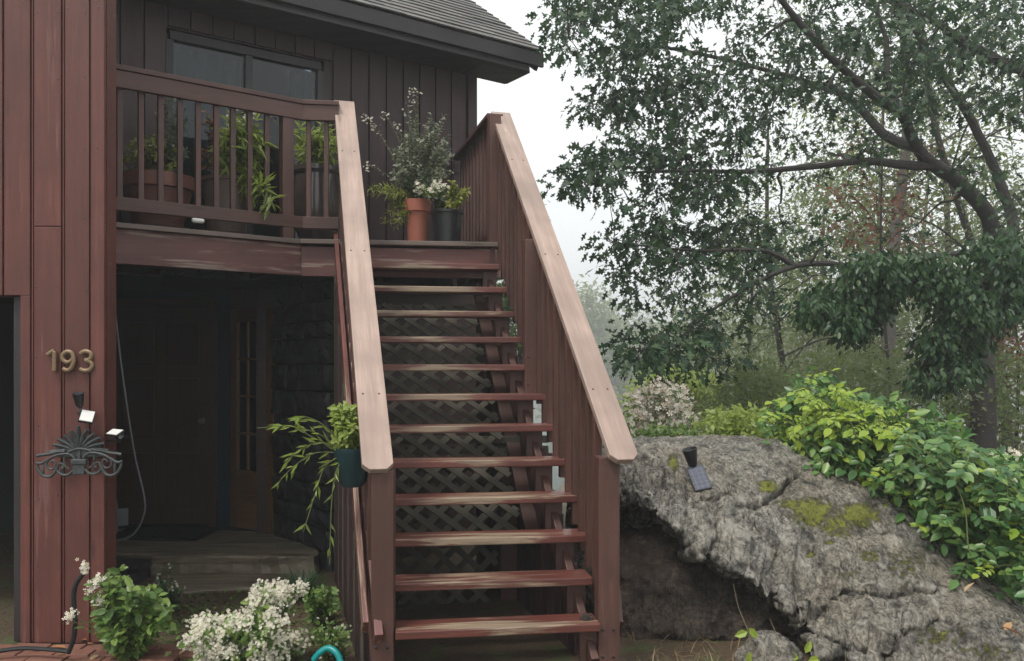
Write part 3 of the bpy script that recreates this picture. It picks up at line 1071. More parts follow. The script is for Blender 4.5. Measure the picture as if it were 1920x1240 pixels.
# edge boards of the deck floor
poly = [A, B, Cc, Dd, fac(3.45, 0.0)]
pa = np.array([(p.x, p.y) for p in poly])
off = 0.02
k = 0
while off < 1.75:
    ss = np.linspace(-1.0, 4.2, 400)
    pts = np.array([(fac(q, off + 0.07).x, fac(q, off + 0.07).y) for q in ss])
    ins = inside(pa, pts[:, 0], pts[:, 1])
    if ins.any():
        s0, s1 = ss[ins].min(), ss[ins].max()
        if s1 - s0 > 0.15:
            beam('deck_board', fac(s0, off + 0.07, DK - 0.018), fac(s1, off + 0.07, DK - 0.018), 0.138, 0.036, M['deck'], deck)
    off += 0.145
beam('edge_board', Z(A - dirAB * 0.04 + nAB * 0.0, DK - 0.019), Z(B, DK - 0.019), 0.13, 0.034, M['deck'], deck)
beam('edge_board', Z(B + nBC * 0.02, DK - 0.0185), Z(Cc + nBC * 0.02, DK - 0.0185), 0.14, 0.035, M['deck'], deck)
for k in range(7):                                    # joists under the floor
    q = A.lerp(B, (k + 0.5) / 7)
    e = q - nAB * 0.85
    beam('joist', Z(q - nAB * 0.03, DK - 0.14), Z(e, DK - 0.14), 0.04, 0.19, M['siding_dark'], deck)
for k in range(4):
    q = B.lerp(Cc, (k + 0.5) / 4)
    beam('joist', Z(q - nBC * 0.03, DK - 0.14), Z(q - nBC * 0.9, DK - 0.14), 0.04, 0.19, M['siding_dark'], deck)


def rail_run(P0, P1, dirv, nv, zb0, zb1, zt0, zt1, pickets, end0=0, end1=0):
    beam('top_rail', Z(P0, zt1 - 0.016), Z(P1, zt1 - 0.016), 0.13, 0.034, M['post'], deck)
    beam('rail_face', Z(P0 + nv * 0.035, zt1 - 0.092), Z(P1 + nv * 0.035, zt1 - 0.092), 0.036, 0.116, M['post'], deck)
    beam('bottom_rail', Z(P0 + nv * 0.03, (zb0 + zb1) / 2), Z(P1 + nv * 0.03, (zb0 + zb1) / 2), 0.036, zb1 - zb0, M['post'], deck)
    for q in pickets:
        p = q
        beam('baluster', Z(p, zb0 + 0.02), Z(p, zt1 - 0.034), 0.036, 0.036, M['post'], deck, up=-nv, bev=0.003)


def hit(P0, dirv, px):
    """where the sight line of image column px meets a run"""
    m = (px - CX) / F
    return P0 + dirv * ((m * P0.y - P0.x) / (dirv.x - m * dirv.y))


ZT = 3.515
B2 = B + dirBC * 0.28
rail_run(A - dirAB * 0.02, B, dirAB, nAB, 2.545, 2.635, 3.39, ZT, [hit(A, dirAB, p) for p in (224, 264, 301, 337, 371, 405, 436, 468, 500)])
beam('post', Z(hit(A, dirAB, 537), DK - 0.02), Z(hit(A, dirAB, 537), ZT - 0.033), 0.085, 0.085, M['post'], deck, up=-nAB)
rail_run(B, B2, dirBC, nBC, 2.545, 2.635, 3.39, ZT, [hit(B, dirBC, p) for p in (579, 612)])
beam('post', Z(A + dirAB * 0.02, DK - 0.02), Z(A + dirAB * 0.02, ZT - 0.033), 0.06, 0.06, M['post'], deck, up=-nAB)
beam('post', Z(Cc - dirBC * 0.02, DK - 0.25), Z(Cc - dirBC * 0.02, ZT - 0.05), 0.09, 0.09, M['post'], deck, up=-nCD)
rail_run(Cc + dirCD * 0.05, Dd, dirCD, nCD, 2.545, 2.635, 3.37, ZT - 0.02, [Cc.lerp(Dd, (k + 1) / 11) for k in range(10)])
for p in (Vector((-1.30, 6.56, 0)), Cc - nBC * 0.12 - dirBC * 0.1):
    beam('support_post', Z(p, G0 - 0.05), Z(p, DK - 0.26), 0.1, 0.1, M['siding_dark'], deck, up=(0, -1, 0))

# ================================================================== staircase
RISE, RUN, Y0, ZT0 = 0.19, 0.189, 4.29, 0.182
AX = -0.276                                           # sideways drift per metre of depth
XC0 = -0.075
HW = 0.565


def sx(y, side):
    """stringer line at depth y (side -1 left, +1 right)"""
    return XC0 + AX * (y - Y0) + side * HW


def nose(y):
    return ZT0 + (y - Y0) * RISE / RUN


stair = empty('staircase', (-0.1, 4.4, G0), 'steep open wooden staircase with worn red treads and pale flat handrails', 'staircase')
SK = 0.13                                             # treads run slightly back to the right
axd = Vector((AX, 1, 0)).normalized()
for k in range(12):
    yc = Y0 + RUN * k
    zc = ZT0 + RISE * k
    wl = -1 * (HW + 0.01)
    wr = HW - 0.02 + (0.05 if k > 1 else 0.0)
    if k == 0:
        wl, wr = -0.516, 0.515
    if 6 < k:
        wr = HW - 0.02
    xl = XC0 + AX * (yc - Y0) + wl
    xr = XC0 + AX * (yc - Y0) + wr
    tw = 0.20
    pl = Vector((xl, yc + SK * wl + tw / 2, zc - 0.021))
    pr = Vector((xr, yc + SK * wr + tw / 2, zc - 0.021 + random.uniform(-0.004, 0.004)))
    o = beam('tread', pl, pr, tw, 0.042, M['tread'], stair, bev=0.006)
for side in (-1, 1):
    # notched stringer as a sloping plank
    y0, y1 = Y0 + 0.06, 6.62
    off = 0.02 * side if side < 0 else -0.06
    dz = 0.16 if side < 0 else 0.30
    p0 = Vector((sx(y0, side) + off, y0 + SK * side * HW, nose(y0) - dz))
    p1 = Vector((sx(y1, side) + off, y1 + SK * side * HW, nose(y1) - dz))
    beam('stringer', p0, p1, 0.042, 0.27 if side < 0 else 0.16, M['fascia'] if side < 0 else M['post'], stair)
    if side < 0:                                       # edge trim seen outside the left rail
        beam('stringer_trim', p0 + Vector((-0.05, -0.05, 0.12)), p1 + Vector((-0.05, 0, 0.12)), 0.03, 0.1, M['tread'], stair)
    else:
        beam('stringer_end', p0 + Vector((0.15, 0.10, 0.16)), p0 + Vector((0.15, 0.38, 0.44)), 0.04, 0.16, M['post'], stair)
        for kk in range(12):                           # sawn carriers under the tread ends
            yk = Y0 + RUN * kk + 0.10
            beam('tread_carrier', (sx(yk, 1) - 0.06, yk + SK * HW, nose(yk) - 0.34), (sx(yk, 1) - 0.06, yk + SK * HW, ZT0 + RISE * kk - 0.044), 0.04, 0.10, M['post'], stair, up=(1, 0, 0), bev=0)

yk = 4.75
while yk < 6.75:                                       # dark skirt boards closing the right side below the flight
    beam('skirt_board', (sx(yk, 1) - 0.02, yk + SK * HW, G0 - 0.05), (sx(yk, 1) - 0.02, yk + SK * HW, nose(yk) - 0.25), 0.112, 0.02, M['siding_dark'], stair, up=(1, 0.276, 0), bev=0.002)
    yk += 0.118

# handrails: flat boards with clipped lower corners
RW = 0.155


def handrail(Pb, Pt):
    x, y, z = frame(Pt - Pb)
    L = (Pt - Pb).length
    c = 0.035
    w = RW / 2
    out = [(-L / 2 + c, -w), (L / 2, -w), (L / 2, w), (-L / 2 + c, w), (-L / 2, w - c), (-L / 2, -w + c)]
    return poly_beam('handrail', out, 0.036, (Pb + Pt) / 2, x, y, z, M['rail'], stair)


def rail_screws(ro, L):
    for u in (-0.36, -0.02, 0.3):
        for sy in (-0.04, 0.045):
            mb = MB(); mb.lathe([(0.006, 0), (0.006, 0.0195), (0.003, 0.0205)], (u * L, sy, 0), 8)
            me = bpy.data.meshes.new('screw'); me.from_pydata(mb.v, [], mb.f)
            put('screw', me, M['post'], ro, WM[ro.name])


LB, LT = at(709, 884, 4.22), at(645, 193, 6.66)
RB, RT = at(1172, 866, 4.36), at(938, 214, 6.80)
rail_screws(handrail(LB, LT), (LT - LB).length)
rail_screws(handrail(RB, RT), (RT - RB).length)


def railz(Pb, Pt, y):
    u = (y - Pb.y) / (Pt.y - Pb.y)
    return Pb.lerp(Pt, u)


def post_at(px_c, y, w, z0, top, name='newel_post', yaw=0.13):
    x = (px_c - CX) * y / F
    upv = Vector((math.sin(yaw), -math.cos(yaw), 0))
    return beam(name, (x, y, z0), (x, y, top), w, w, M['post'], stair, up=upv, bev=0.005)


PW = 0.112
lp = post_at(719, 4.30, PW, G0 - 0.05, railz(LB, LT, 4.30).z - 0.085, yaw=0.05)
rp = post_at(1138, 4.46, PW, G0 - 0.05, railz(RB, RT, 4.46).z - 0.085, yaw=0.10)
mp_ = post_at(998, 5.72, 0.115, nose(5.72) - 0.30, railz(RB, RT, 5.72).z - 0.06)
tp_ = post_at(652, 6.62, 0.09, DK - 0.3, railz(LB, LT, 6.62).z - 0.085)
# bolts on the posts
for po, px, y, zs in ((lp, 719, 4.30, (0.10,)), (rp, 1138, 4.46, (0.14, -0.0)), (mp_, 998, 5.72, (1.56, 1.38))):
    for z in zs:
        for dx in (-0.028, 0.028):
            mb = MB(); mb.lathe([(0.008, 0.0), (0.008, 0.004), (0.004, 0.007)], ((px - CX) * y / F + dx, y - 0.0575, z), 8, (0, -1, 0))
            mb.build('bolt', M['blackplastic'], po)
# balusters on the right flight, in front of the stringer
yb = 4.60
while yb < 6.74:
    if abs(yb - 5.72) > 0.07:
        top = railz(RB, RT, yb)
        xr = top.x - 0.05
        beam('baluster', (xr, yb + 0.03, nose(yb) - 0.24 + random.uniform(-0.04, 0.02)), (xr, yb + 0.03, top.z - 0.015), 0.042, 0.042, M['post'], stair, up=(0.25, -1, 0), bev=0.003)
    yb += 0.112
yb = 4.5
while yb < 6.6:
    top = railz(LB, LT, yb)
    xl = sx(yb, -1) - 0.055
    beam('baluster', (xl, yb, nose(yb) - 0.15), (top.x, yb, top.z - 0.02), 0.036, 0.036, M['post'], stair, up=(0.25, -1, 0), bev=0.003)
    yb += 0.13
# lattice hung below the flight, two layers of crossing strips
ll0 = Vector((sx(5.2, -1) + 0.03, 5.20, 0.46)); 
sdv = Vector((AX * 1.0, 1.0, 1.14))


def lattice(name_parent, origin, ux, uy, w, h, pitch, sw, mat, th=0.008):
    nrm_ = ux.cross(uy).normalized()
    for layer, sg in ((0, 1), (1, -1)):
        c = -h
        while c < w + h:
            # strip x = c + sg*t (or mirrored), clipped to the panel
            t0, t1 = 0.0, h
            if sg > 0:
                lo, hi = max(0, -c), min(h, w - c)
                a, b = (c + lo, lo), (c + hi, hi)
            else:
                lo, hi = max(0, c - w), min(h, c)
                a, b = (c - lo, lo), (c - hi, hi)
            if hi - lo > 0.06:
                p = origin + ux * a[0] + uy * a[1] + nrm_ * th * layer * 1.05
                q = origin + ux * b[0] + uy * b[1] + nrm_ * th * layer * 1.05
                beam('lattice_strip', p, q, sw, th, mat, name_parent, up=nrm_, bev=0)
            c += pitch


ux_ = Vector((1, SK, 0)).normalized()
uy_ = sdv.normalized()
lat = empty('stair_lattice', (-0.4, 5.6, G0), 'weathered grey diagonal lattice hung under the open stair treads', 'lattice')
lattice(lat, ll0, ux_, uy_, 2 * HW - 0.2, 2.05, 0.155, 0.042, M['lattice'])
for t_ in (-0.0, 2.05):
    beam('lattice_frame', ll0 + uy_ * t_ - ux_ * 0.02 + Vector((0, 0.03, -0.03)), ll0 + uy_ * t_ + ux_ * (2 * HW - 0.16) + Vector((0, 0.03, -0.03)), 0.02, 0.06, M['lattice'], lat)
for t_ in (0.0, 2 * HW - 0.12):
    beam('lattice_frame', ll0 + ux_ * t_ + Vector((0, 0.02, -0.05)), ll0 + ux_ * t_ + uy_ * 2.3 + Vector((0, 0.02, -0.05)), 0.09, 0.03, M['post'], lat, up=ux_.cross(uy_))
# upright lattice closing the void lower down
lat2 = empty('lattice_screen', (-0.3, 5.9, G0), 'dark upright lattice screen deep below the lowest stair treads', 'lattice')
lattice(lat2, Vector((-0.95, 5.80, G0 - 0.02)), Vector((1, 0.1, 0)).normalized(), Vector((0, 0, 1)), 0.85, 0.95, 0.16, 0.042, M['lattice'])
beam('screen_board', (0.10, 5.92, G0 - 0.04), (0.10, 5.92, 0.9), 0.36, 0.03, M['post'], lat2, up=(0, -1, 0))
for z_ in (0.86, 0.93, 1.0):
    beam('screen_rail', (-0.95, 5.75, z_), (0.25, 5.87, z_), 0.03, 0.05, M['lattice'], lat2)
# side lattice along the left of the flight
lat3 = empty('side_lattice', (-0.95, 5.0, G0), 'dark lattice and bleached strips closing the left side of the staircase', 'lattice')
so_ = Vector((sx(4.40, -1) - 0.10, 4.40, G0 - 0.02))
sv_ = Vector((AX, 1, 0)).normalized()
k = 0
yy = 0.03
while yy < 2.2:
    p = so_ + sv_ * yy
    top = nose(p.y) - 0.17
    beam('slat', p, Z(p, top), 0.035, 0.012, M['siding_dark'] if k % 5 else M['lattice'], lat3, up=Vector((-1, AX, 0)), bev=0)
    yy += 0.085; k += 1
mb = MB()
q0, q1 = so_ + Vector((0.03, 0.03, 0)), so_ + sv_ * 2.25 + Vector((0.03, 0, 0))
pv = [q0, q1, Z(q1, nose(q1.y) - 0.2), Z(q0, nose(q0.y) - 0.2)]
pv += [p + Vector((0.02, 0, 0)) for p in pv]
mb.add(pv, [(0, 1, 2, 3), (7, 6, 5, 4), (0, 4, 5, 1), (1, 5, 6, 2), (2, 6, 7, 3), (3, 7, 4, 0)])
mb.build('backing_board', M['siding_dark'], lat3)

# ================================================================== landing slabs, mat, brick path
def slab(name, outline, z0, z1, mat, label, cat, group=None):
    """split-stone slab with uneven edges"""
    pts = []
    n = len(outline)
    for i in range(n):
        a, b = Vector(outline[i]), Vector(outline[(i + 1) % n])
        m_ = max(2, int((b - a).length / 0.07))
        for k in range(m_):
            q = a.lerp(b, k / m_)
            pts.append((q.x + random.uniform(-.012, .012), q.y + random.uniform(-.012, .012)))
    mb = MB(); N = len(pts)
    levels = [(z0, 0.0), (z0 + (z1 - z0) * 0.35, -0.015), (z0 + (z1 - z0) * 0.7, 0.008), (z1 - 0.012, 0.0), (z1, 0.018)]
    cx_ = sum(p[0] for p in pts) / N; cy_ = sum(p[1] for p in pts) / N
    for z, ins in levels:
        for (x, y) in pts:
            d = Vector((cx_ - x, cy_ - y)).normalized() * (ins + random.uniform(-.006, .006))
            mb.v.append((x + d.x, y + d.y, z + random.uniform(-.004, .004)))
    for l in range(len(levels) - 1):
        for i in range(N):
            mb.f.append((l * N + i, l * N + (i + 1) % N, (l + 1) * N + (i + 1) % N, (l + 1) * N + i))
    mb.f.append(tuple(range((len(levels) - 1) * N, len(levels) * N)))
    o = mb.build(name, mat)
    return tag(o, label, cat, group)


slab('stone_slab', [(-2.78, 6.62), (-1.52, 6.60), (-1.62, 7.25), (-2.2, 7.62), (-4.0, 7.85), (-3.7, 6.95)], G0 - 0.05, 0.03, M['slab'], 'broad flat stone landing slab in front of the shaded front door', 'stone slab', 'entry stone slabs')
slab('stone_slab', [(-2.45, 6.02), (-1.65, 6.22), (-1.50, 6.585), (-2.72, 6.60), (-2.66, 6.2)], G0 - 0.10, G0 + 0.025, M['slab'], 'low stone slab one step below the landing, edge showing above flowers', 'stone slab', 'entry stone slabs')
slab('stone_slab', [(-3.15, 6.40), (-2.80, 6.38), (-2.79, 6.85), (-3.25, 6.9)], G0 - 0.05, 0.0, M['fstone'], 'dark squared stone block at the garage end of the landing', 'stone block')
mb = MB(); mb.box((-3.05, 7.45, 0.043), Vector((0.42, -0.03, 0)), Vector((0.02, 0.25, 0)), (0, 0, 0.008))
dm = bevel(mb.build('door_mat', M['mat']), 0.004)
tag(dm, 'black mat lying before the front door', 'door mat')

path = MB(); path.box((-2.62, 4.66, G0 - 0.02), (0.85, 0, 0), (0, 0.27, 0), (0, 0, 0.012))
po = path.build('brick_path', M['ground'])
tag(po, kind='structure')
bme = None
for r_ in range(5):
    for c_ in range(9):
        x = -3.35 + c_ * 0.203 + (0.1 if r_ % 2 else 0); y = 4.45 + r_ * 0.103
        if x > -1.8 + 0.1 * math.sin(r_ * 2):
            continue
        m2 = MB(); m2.box((0, 0, 0), (0.097, 0, 0), (0, 0.047, 0), (0, 0, 0.02))
        if bme is None:
            bme = bpy.data.meshes.new('brick'); bme.from_pydata(m2.v, [], m2.f); bme.update(); bme.materials.append(M['brick'])
        o = put('brick', bme, None, po, Matrix.Translation((x, y, G0 + 0.004 + random.uniform(-.004, .006))) @ Euler((random.uniform(-.02, .02), random.uniform(-.02, .02), random.uniform(-.03, .03))).to_matrix().to_4x4())
        bevel(o, 0.006)

# ================================================================== rock outcrop
def interp_curve(pts, n):
    P = [at(*p) for p in pts]
    P = smooth_path(P, 8)
    a = np.array(P)
    L = np.concatenate([[0], np.cumsum(np.linalg.norm(np.diff(a, axis=0), axis=1))])
    u = np.linspace(0, L[-1], n)
    return np.stack([np.interp(u, L, a[:, i]) for i in range(3)], 1)


def fbm(p, sc, oct_=4, off=0.0):
    v, a, f = 0.0, 1.0, sc
    for _ in range(oct_):
        v += a * noise.noise(Vector((p[0] * f + off, p[1] * f, p[2] * f)))
        a *= 0.5; f *= 2.1
    return v


def dist_polyline(X, Y, pl):
    d = np.full(X.shape, 1e9)
    for (x0, y0), (x1, y1) in zip(pl[:-1], pl[1:]):
        dx, dy = x1 - x0, y1 - y0
        t_ = np.clip(((X - x0) * dx + (Y - y0) * dy) / (dx * dx + dy * dy), 0, 1)
        d = np.minimum(d, np.hypot(X - x0 - t_ * dx, Y - y0 - t_ * dy))
    return d


NU, NV = 520, 380
Lp = [(1085, 915, 5.5), (1148, 930, 5.38), (1200, 940, 5.25), (1260, 985, 5.12), (1300, 1012, 5.05), (1340, 1040, 4.98), (1400, 1082, 4.90), (1450, 1120, 4.82), (1490, 1150, 4.76), (1508, 1174, 4.72), (1545, 1207, 4.66), (1600, 1230, 4.60), (1660, 1262, 4.50), (1800, 1300, 4.35), (2020, 1330, 4.3)]
Up = [(1075, 852, 6.1), (1180, 832, 6.15), (1240, 823, 6.28), (1290, 820, 6.36), (1330, 819, 6.40), (1390, 822, 6.40), (1440, 830, 6.35), (1480, 842, 6.30), (1540, 865, 6.2), (1620, 905, 6.0), (1700, 950, 5.8), (1800, 1030, 5.5), (1900, 1110, 5.2), (2030, 1215, 4.95)]
Lc, Uc = interp_curve(Lp, NU), interp_curve(Up, NU)
for i in range(NU):                                    # broken lower lip
    q = i / NU * 40
    a_ = 0.10 * noise.noise(Vector((q * 0.45, 3, 0))) + 0.05 * noise.noise(Vector((q * 1.3, 7, 0))) + 0.035 * noise.noise(Vector((q * 3.5, 11, 0)))
    Lc[i] += (Uc[i] - Lc[i]) * a_
    Lc[i, 1] += 0.10 * noise.noise(Vector((q * 0.8, 21, 0)))
# profile stations: v<0.2 underside, 0.2..0.82 face, >0.82 back
vv = np.linspace(0, 1, NV)
G = np.zeros((NV, NU, 3))
for j, v in enumerate(vv):
    if v < 0.2:
        u = v / 0.2
        deep = Lc + np.array([0.0, 1.0, -0.28]); deep[:, 2] = np.minimum(deep[:, 2], 0.2)
        mid = Lc + np.array([0, 0.35, -0.03])
        a = deep * (1 - u)[..., None] ** 2 if False else None
        G[j] = (1 - u) ** 2 * deep + 2 * u * (1 - u) * mid + u ** 2 * Lc
    elif v < 0.82:
        u = (v - 0.2) / 0.62
        bul = 4 * u * (1 - u)
        G[j] = Lc * (1 - u) + Uc * u + np.array([0.0, -0.10, 0.13]) * bul * (0.55 + 0.45 * u)
        G[j] += (np.array([0, 0.10, 0.06])) * (u * (1 - u) ** 3 * 4)
    else:
        u = (v - 0.82) / 0.18
        back = Uc + np.array([0.0, 1.6, -1.6]); mid = Uc + np.array([0, 0.7, 0.06])
        G[j] = (1 - u) ** 2 * Uc + 2 * u * (1 - u) * mid + u ** 2 * back
PX = CX + G[..., 0] / G[..., 1] * F
PY = HY - (G[..., 2] - CZ) / G[..., 1] * F
du = np.gradient(G, axis=1); dv = np.gradient(G, axis=0)
NN = unit(np.cross(du, dv))
if NN[NV // 2, NU // 2, 1] > 0:
    NN = -NN
jag = np.vectorize(lambda x, y: 9 * noise.noise(Vector((x * 0.035, y * 0.035, 1.0))) + 4 * noise.noise(Vector((x * 0.11, y * 0.11, 5.0))))
JX = jag(PX, PY) * 0.8; JY = jag(PX + 300, PY) * 0.8
face = (vv > 0.14)[:, None] * (vv < 0.86)[:, None]
cracks = [([(1500, 880), (1482, 893), (1470, 918), (1448, 932), (1415, 945), (1385, 948)], 5.5, 0.05),
          ([(1385, 948), (1400, 975), (1430, 1010), (1455, 1030)], 4, 0.012),
          ([(1505, 1166), (1525, 1150), (1552, 1130), (1580, 1108), (1600, 1104), (1665, 1116), (1705, 1108), (1735, 1108), (1762, 1100)], 4.2, 0.05),
          ([(1700, 1190), (1685, 1205), (1665, 1235), (1655, 1262)], 4, 0.035),
          ([(1510, 1180), (1560, 1205), (1620, 1225)], 5, 0.03),
          ([(1300, 950), (1340, 935), (1372, 925)], 4, 0.018), ([(1700, 1190), (1760, 1165), (1830, 1180)], 4, 0.015)]
disp = np.zeros((NV, NU))
for pl, w, dep in cracks:
    d = dist_polyline(PX + JX, PY + JY, pl)
    disp -= (2.2 * dep * np.exp(-(d / (w * 0.62)) ** 2) + 0.45 * dep * np.exp(-(d / (w * 3.0)))) * face
# stepped slab: the part below crack 3 and left of crack 1 sits at another level
for j in range(NV):
    for i in range(NU):
        p = G[j, i]
        # streaked, foliated relief running down the dip
        q = (p[0] * 1.0 + p[2] * 0.55, p[1] * 0.6, p[2] * 0.35 - p[0] * 0.15)
        s1 = fbm((q[0] * 3.2, q[1] * 2, q[2] * 1.5), 3.0, 5)
        big = noise.noise(Vector((p[0] * 1.6, p[1] * 1.6, p[2] * 1.6 + 9)))
        f1 = 1 - abs(noise.noise(Vector((p[0] * 5.5, p[1] * 5.5, p[2] * 5.5))))
        disp[j, i] += 0.018 * s1 + 0.055 * big + 0.034 * (f1 - 0.7) + 0.011 * (0.4 - abs(noise.noise(Vector((p[0] * 14 + p[2] * 9, p[1] * 10, p[2] * 7))))) + 0.012 * fbm((q[0] * 2.2, q[1], q[2]), 16, 3, 4)
        dd_, pp_ = noise.voronoi(Vector((p[0] * 3.4 + p[2] * 1.5, p[1] * 2.0, p[2] * 2.6 - p[0] * 1.2)))
        cell = noise.cell_vector(pp_[0] * 7.3)
        edge = min(1.0, (dd_[1] - dd_[0]) * 9)
        amp = 0.022 + 0.03 * min(1.0, max(0.0, (1420 - PX[j, i]) / 200)) * (1.0 if vv[j] < 0.6 else 0.35)
        disp[j, i] += amp * (cell.x - 0.5) * 1.6 * edge + amp * 0.5 * (edge - 1)
rough_left = np.clip((1330 - PX) / 150, 0, 1) * (vv[:, None] < 0.45)
lay = np.vectorize(lambda x, y: noise.noise(Vector((x * 0.03, y * 0.06, 2.0))))(PX * 0.8 + PY * 0.7, PY - PX * 0.6)
disp += 0.07 * rough_left * np.round(lay * 5) / 5
Gd = G + NN * disp[..., None]
PXd = CX + Gd[..., 0] / Gd[..., 1] * F
PYd = HY - (Gd[..., 2] - CZ) / Gd[..., 1] * F
moss = np.zeros((NV, NU))
for cx_, cy_, rx, ry, st in ((1440, 912, 26, 14, 1.0), (1525, 960, 46, 30, 1.0), (1490, 945, 40, 12, 0.85), (1610, 965, 46, 26, 1.0), (1570, 985, 40, 30, 0.75), (1262, 868, 12, 18, 0.9), (1630, 1045, 30, 14, 0.6), (1520, 1040, 10, 6, .8), (1555, 1018, 12, 6, .8), (1700, 1060, 60, 50, 0.45), (1590, 1080, 30, 14, 0.5), (1760, 1195, 60, 25, 0.5), (1850, 1220, 60, 25, .5)):
    moss = np.maximum(moss, st * np.clip(1.35 - np.hypot((PXd - cx_) / rx, (PYd - cy_) / ry), 0, 1))
moss *= (vv[:, None] > 0.2)
idx = np.arange(NU * NV).reshape(NV, NU)
quads = np.stack([idx[:-1, :-1], idx[:-1, 1:], idx[1:, 1:], idx[1:, :-1]], -1).reshape(-1, 4)
me = bpy.data.meshes.new('boulder')
me.from_pydata(Gd.reshape(-1, 3).tolist(), [], quads.tolist())
me.update()
if me.polygons[NU * (NV // 2) + NU // 2].normal.y > 0:
    me.flip_normals()
me.shade_smooth()
a_ = me.attributes.new('moss', 'FLOAT', 'POINT'); a_.data.foreach_set('value', moss.ravel().astype(np.float32))
boulder = put('boulder', me, M['rock'])
tag(boulder, 'big wet grey cracked rock with yellow-green moss beside the staircase', 'rock')


def rock_blob(name, c, r, mat, seed, amp=0.22, sub=6, label='', sq=2.6):
    bm = bmesh.new(); bmesh.ops.create_icosphere(bm, subdivisions=sub, radius=1)
    for v in bm.verts:
        p = v.co.copy()
        n_ = 1 + amp * (0.9 * noise.noise(p * 1.4 + Vector((seed, 0, 0))) + 0.5 * (0.6 - abs(noise.noise(p * 3.1 + Vector((0, seed, 0))))) + 0.26 * noise.noise(p * 7) + 0.20 * (0.5 - abs(noise.noise(p * 14))) + .09 * noise.noise(p * 36))
        v.co = Vector((p.x * r[0], p.y * r[1], p.z * r[2])) * n_
    for f in bm.faces:
        f.smooth = True
    me = bpy.data.meshes.new(name); bm.to_mesh(me); bm.free()
    o = put(name, me, mat, None, Matrix.Translation(c))
    return tag(o, label, 'rock')


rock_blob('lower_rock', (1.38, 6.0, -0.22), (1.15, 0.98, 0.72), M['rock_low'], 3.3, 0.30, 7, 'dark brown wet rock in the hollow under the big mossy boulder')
rock_blob('stone', at(1440, 1232, 4.66), (0.15, 0.13, 0.12), M['rock'], 8.1, 0.25, 5, 'small pale round stone at the foot of the big boulder')
rock_blob('pebble', (0.385, 4.43, ZT0 + 0.012), (0.032, 0.028, 0.02), M['rock_low'], 2.1, 0.2, 3, 'small dark stone lying on the lowest stair tread')

# ================================================================== solar spotlights
def spotlight(head_c, head_axis, panel_c, panel_n, panel_up, label, scale=1.0, arm_to=None, cell='solar'):
    e = empty('solar_spotlight', panel_c, label, 'solar light', 'black solar spotlights')
    s_ = scale
    mb = MB(); ax = Vector(head_axis).normalized()
    hb = Vector(head_c) - ax * 0.05 * s_
    mb.lathe([(0.022 * s_, 0), (0.026 * s_, 0.01 * s_), (0.040 * s_, 0.09 * s_), (0.043 * s_, 0.10 * s_), (0.038 * s_, 0.102 * s_), (0.03 * s_, 0.085 * s_)], hb, 22, ax)
    mb.build('lamp_head', M['blackplastic'], e)
    x, y, z = frame(Vector(panel_n).cross(Vector(panel_up)), panel_n)
    pw, ph = 0.036 * s_ * 1.25, 0.056 * s_ * 1.35
    mb = MB(); mb.box((0, 0, 0), (pw + .004, 0, 0), (0, ph + .004, 0), (0, 0, 0.006))
    me = bpy.data.meshes.new('panel_tray'); me.from_pydata(mb.v, [], mb.f); me.update()
    mw = Matrix.Translation(panel_c) @ Matrix((x, y, z)).transposed().to_4x4()
    tr = put('panel_tray', me, M['blackplastic'], e, mw); bevel(tr, 0.003)
    mb = MB(); mb.box((0, 0, 0.0075), (pw - .002, 0, 0), (0, ph - .002, 0), (0, 0, 0.001))
    me = bpy.data.meshes.new('solar_cell'); me.from_pydata(mb.v, [], mb.f); me.update()
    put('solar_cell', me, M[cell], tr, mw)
    mb = MB()
    mb.tube(smooth_path([hb, (hb + Vector(panel_c)) / 2 - Vector(panel_n) * 0.02, Vector(panel_c) - Vector(panel_n).normalized() * 0.01]), 0.011 * s_, 8)
    if arm_to is not None:
        mb.tube([(hb + Vector(panel_c)) / 2 - Vector(panel_n) * 0.02, arm_to], 0.012 * s_, 8)
    mb.build('bracket', M['blackplastic'], e)


spotlight(at(148, 750, 4.86), (0, -0.25, 1), at(163, 782, 4.83), (0.35, -0.35, 0.85), (0.3, -0.9, -0.4), 'black solar spotlight fixed to the red boards under the house number', 0.78, at(148, 775, GY - 0.01), 'white')  # white cell face: the sky's reflection is put into the colour
spotlight(at(222, 822, 5.02), (0.3, -0.5, 0.4), at(216, 812, 4.93), (-0.2, -0.45, 0.9), (0.7, -0.2, -0.3), 'black solar spotlight behind the cast iron hose hanger at the garage corner', 0.62, at(196, 826, 4.99), 'white')  # cell painted white here too, in place of mirrored sky
def rock_y(px, py):
    i_ = np.argmin((PXd - px) ** 2 + (PYd - py) ** 2 + ((vv < .2) | (vv > .82))[:, None] * 1e6)
    return float(Gd.reshape(-1, 3)[i_][1])


ry_ = rock_y(1311, 897)
spotlight(at(1296, 858, ry_ - 0.01), (-0.25, -0.15, 1), at(1311, 897, ry_ - 0.07), (-0.08, -0.75, 0.66), (-0.15, 0.5, 0.6), 'black solar spotlight with tilted panel standing on the big boulder', 1.15, at(1305, 895, ry_ + 0.02))

# ================================================================== cast iron hose hanger
hp = empty('hose_hanger', at(145, 880, GY - 0.03), 'ornate cast iron hose hanger with fan crest on the garage boards', 'hose hanger')


def hz(x, y, Y):
    return at(40 + x / 8.0, 780 + y / 8.0, Y)


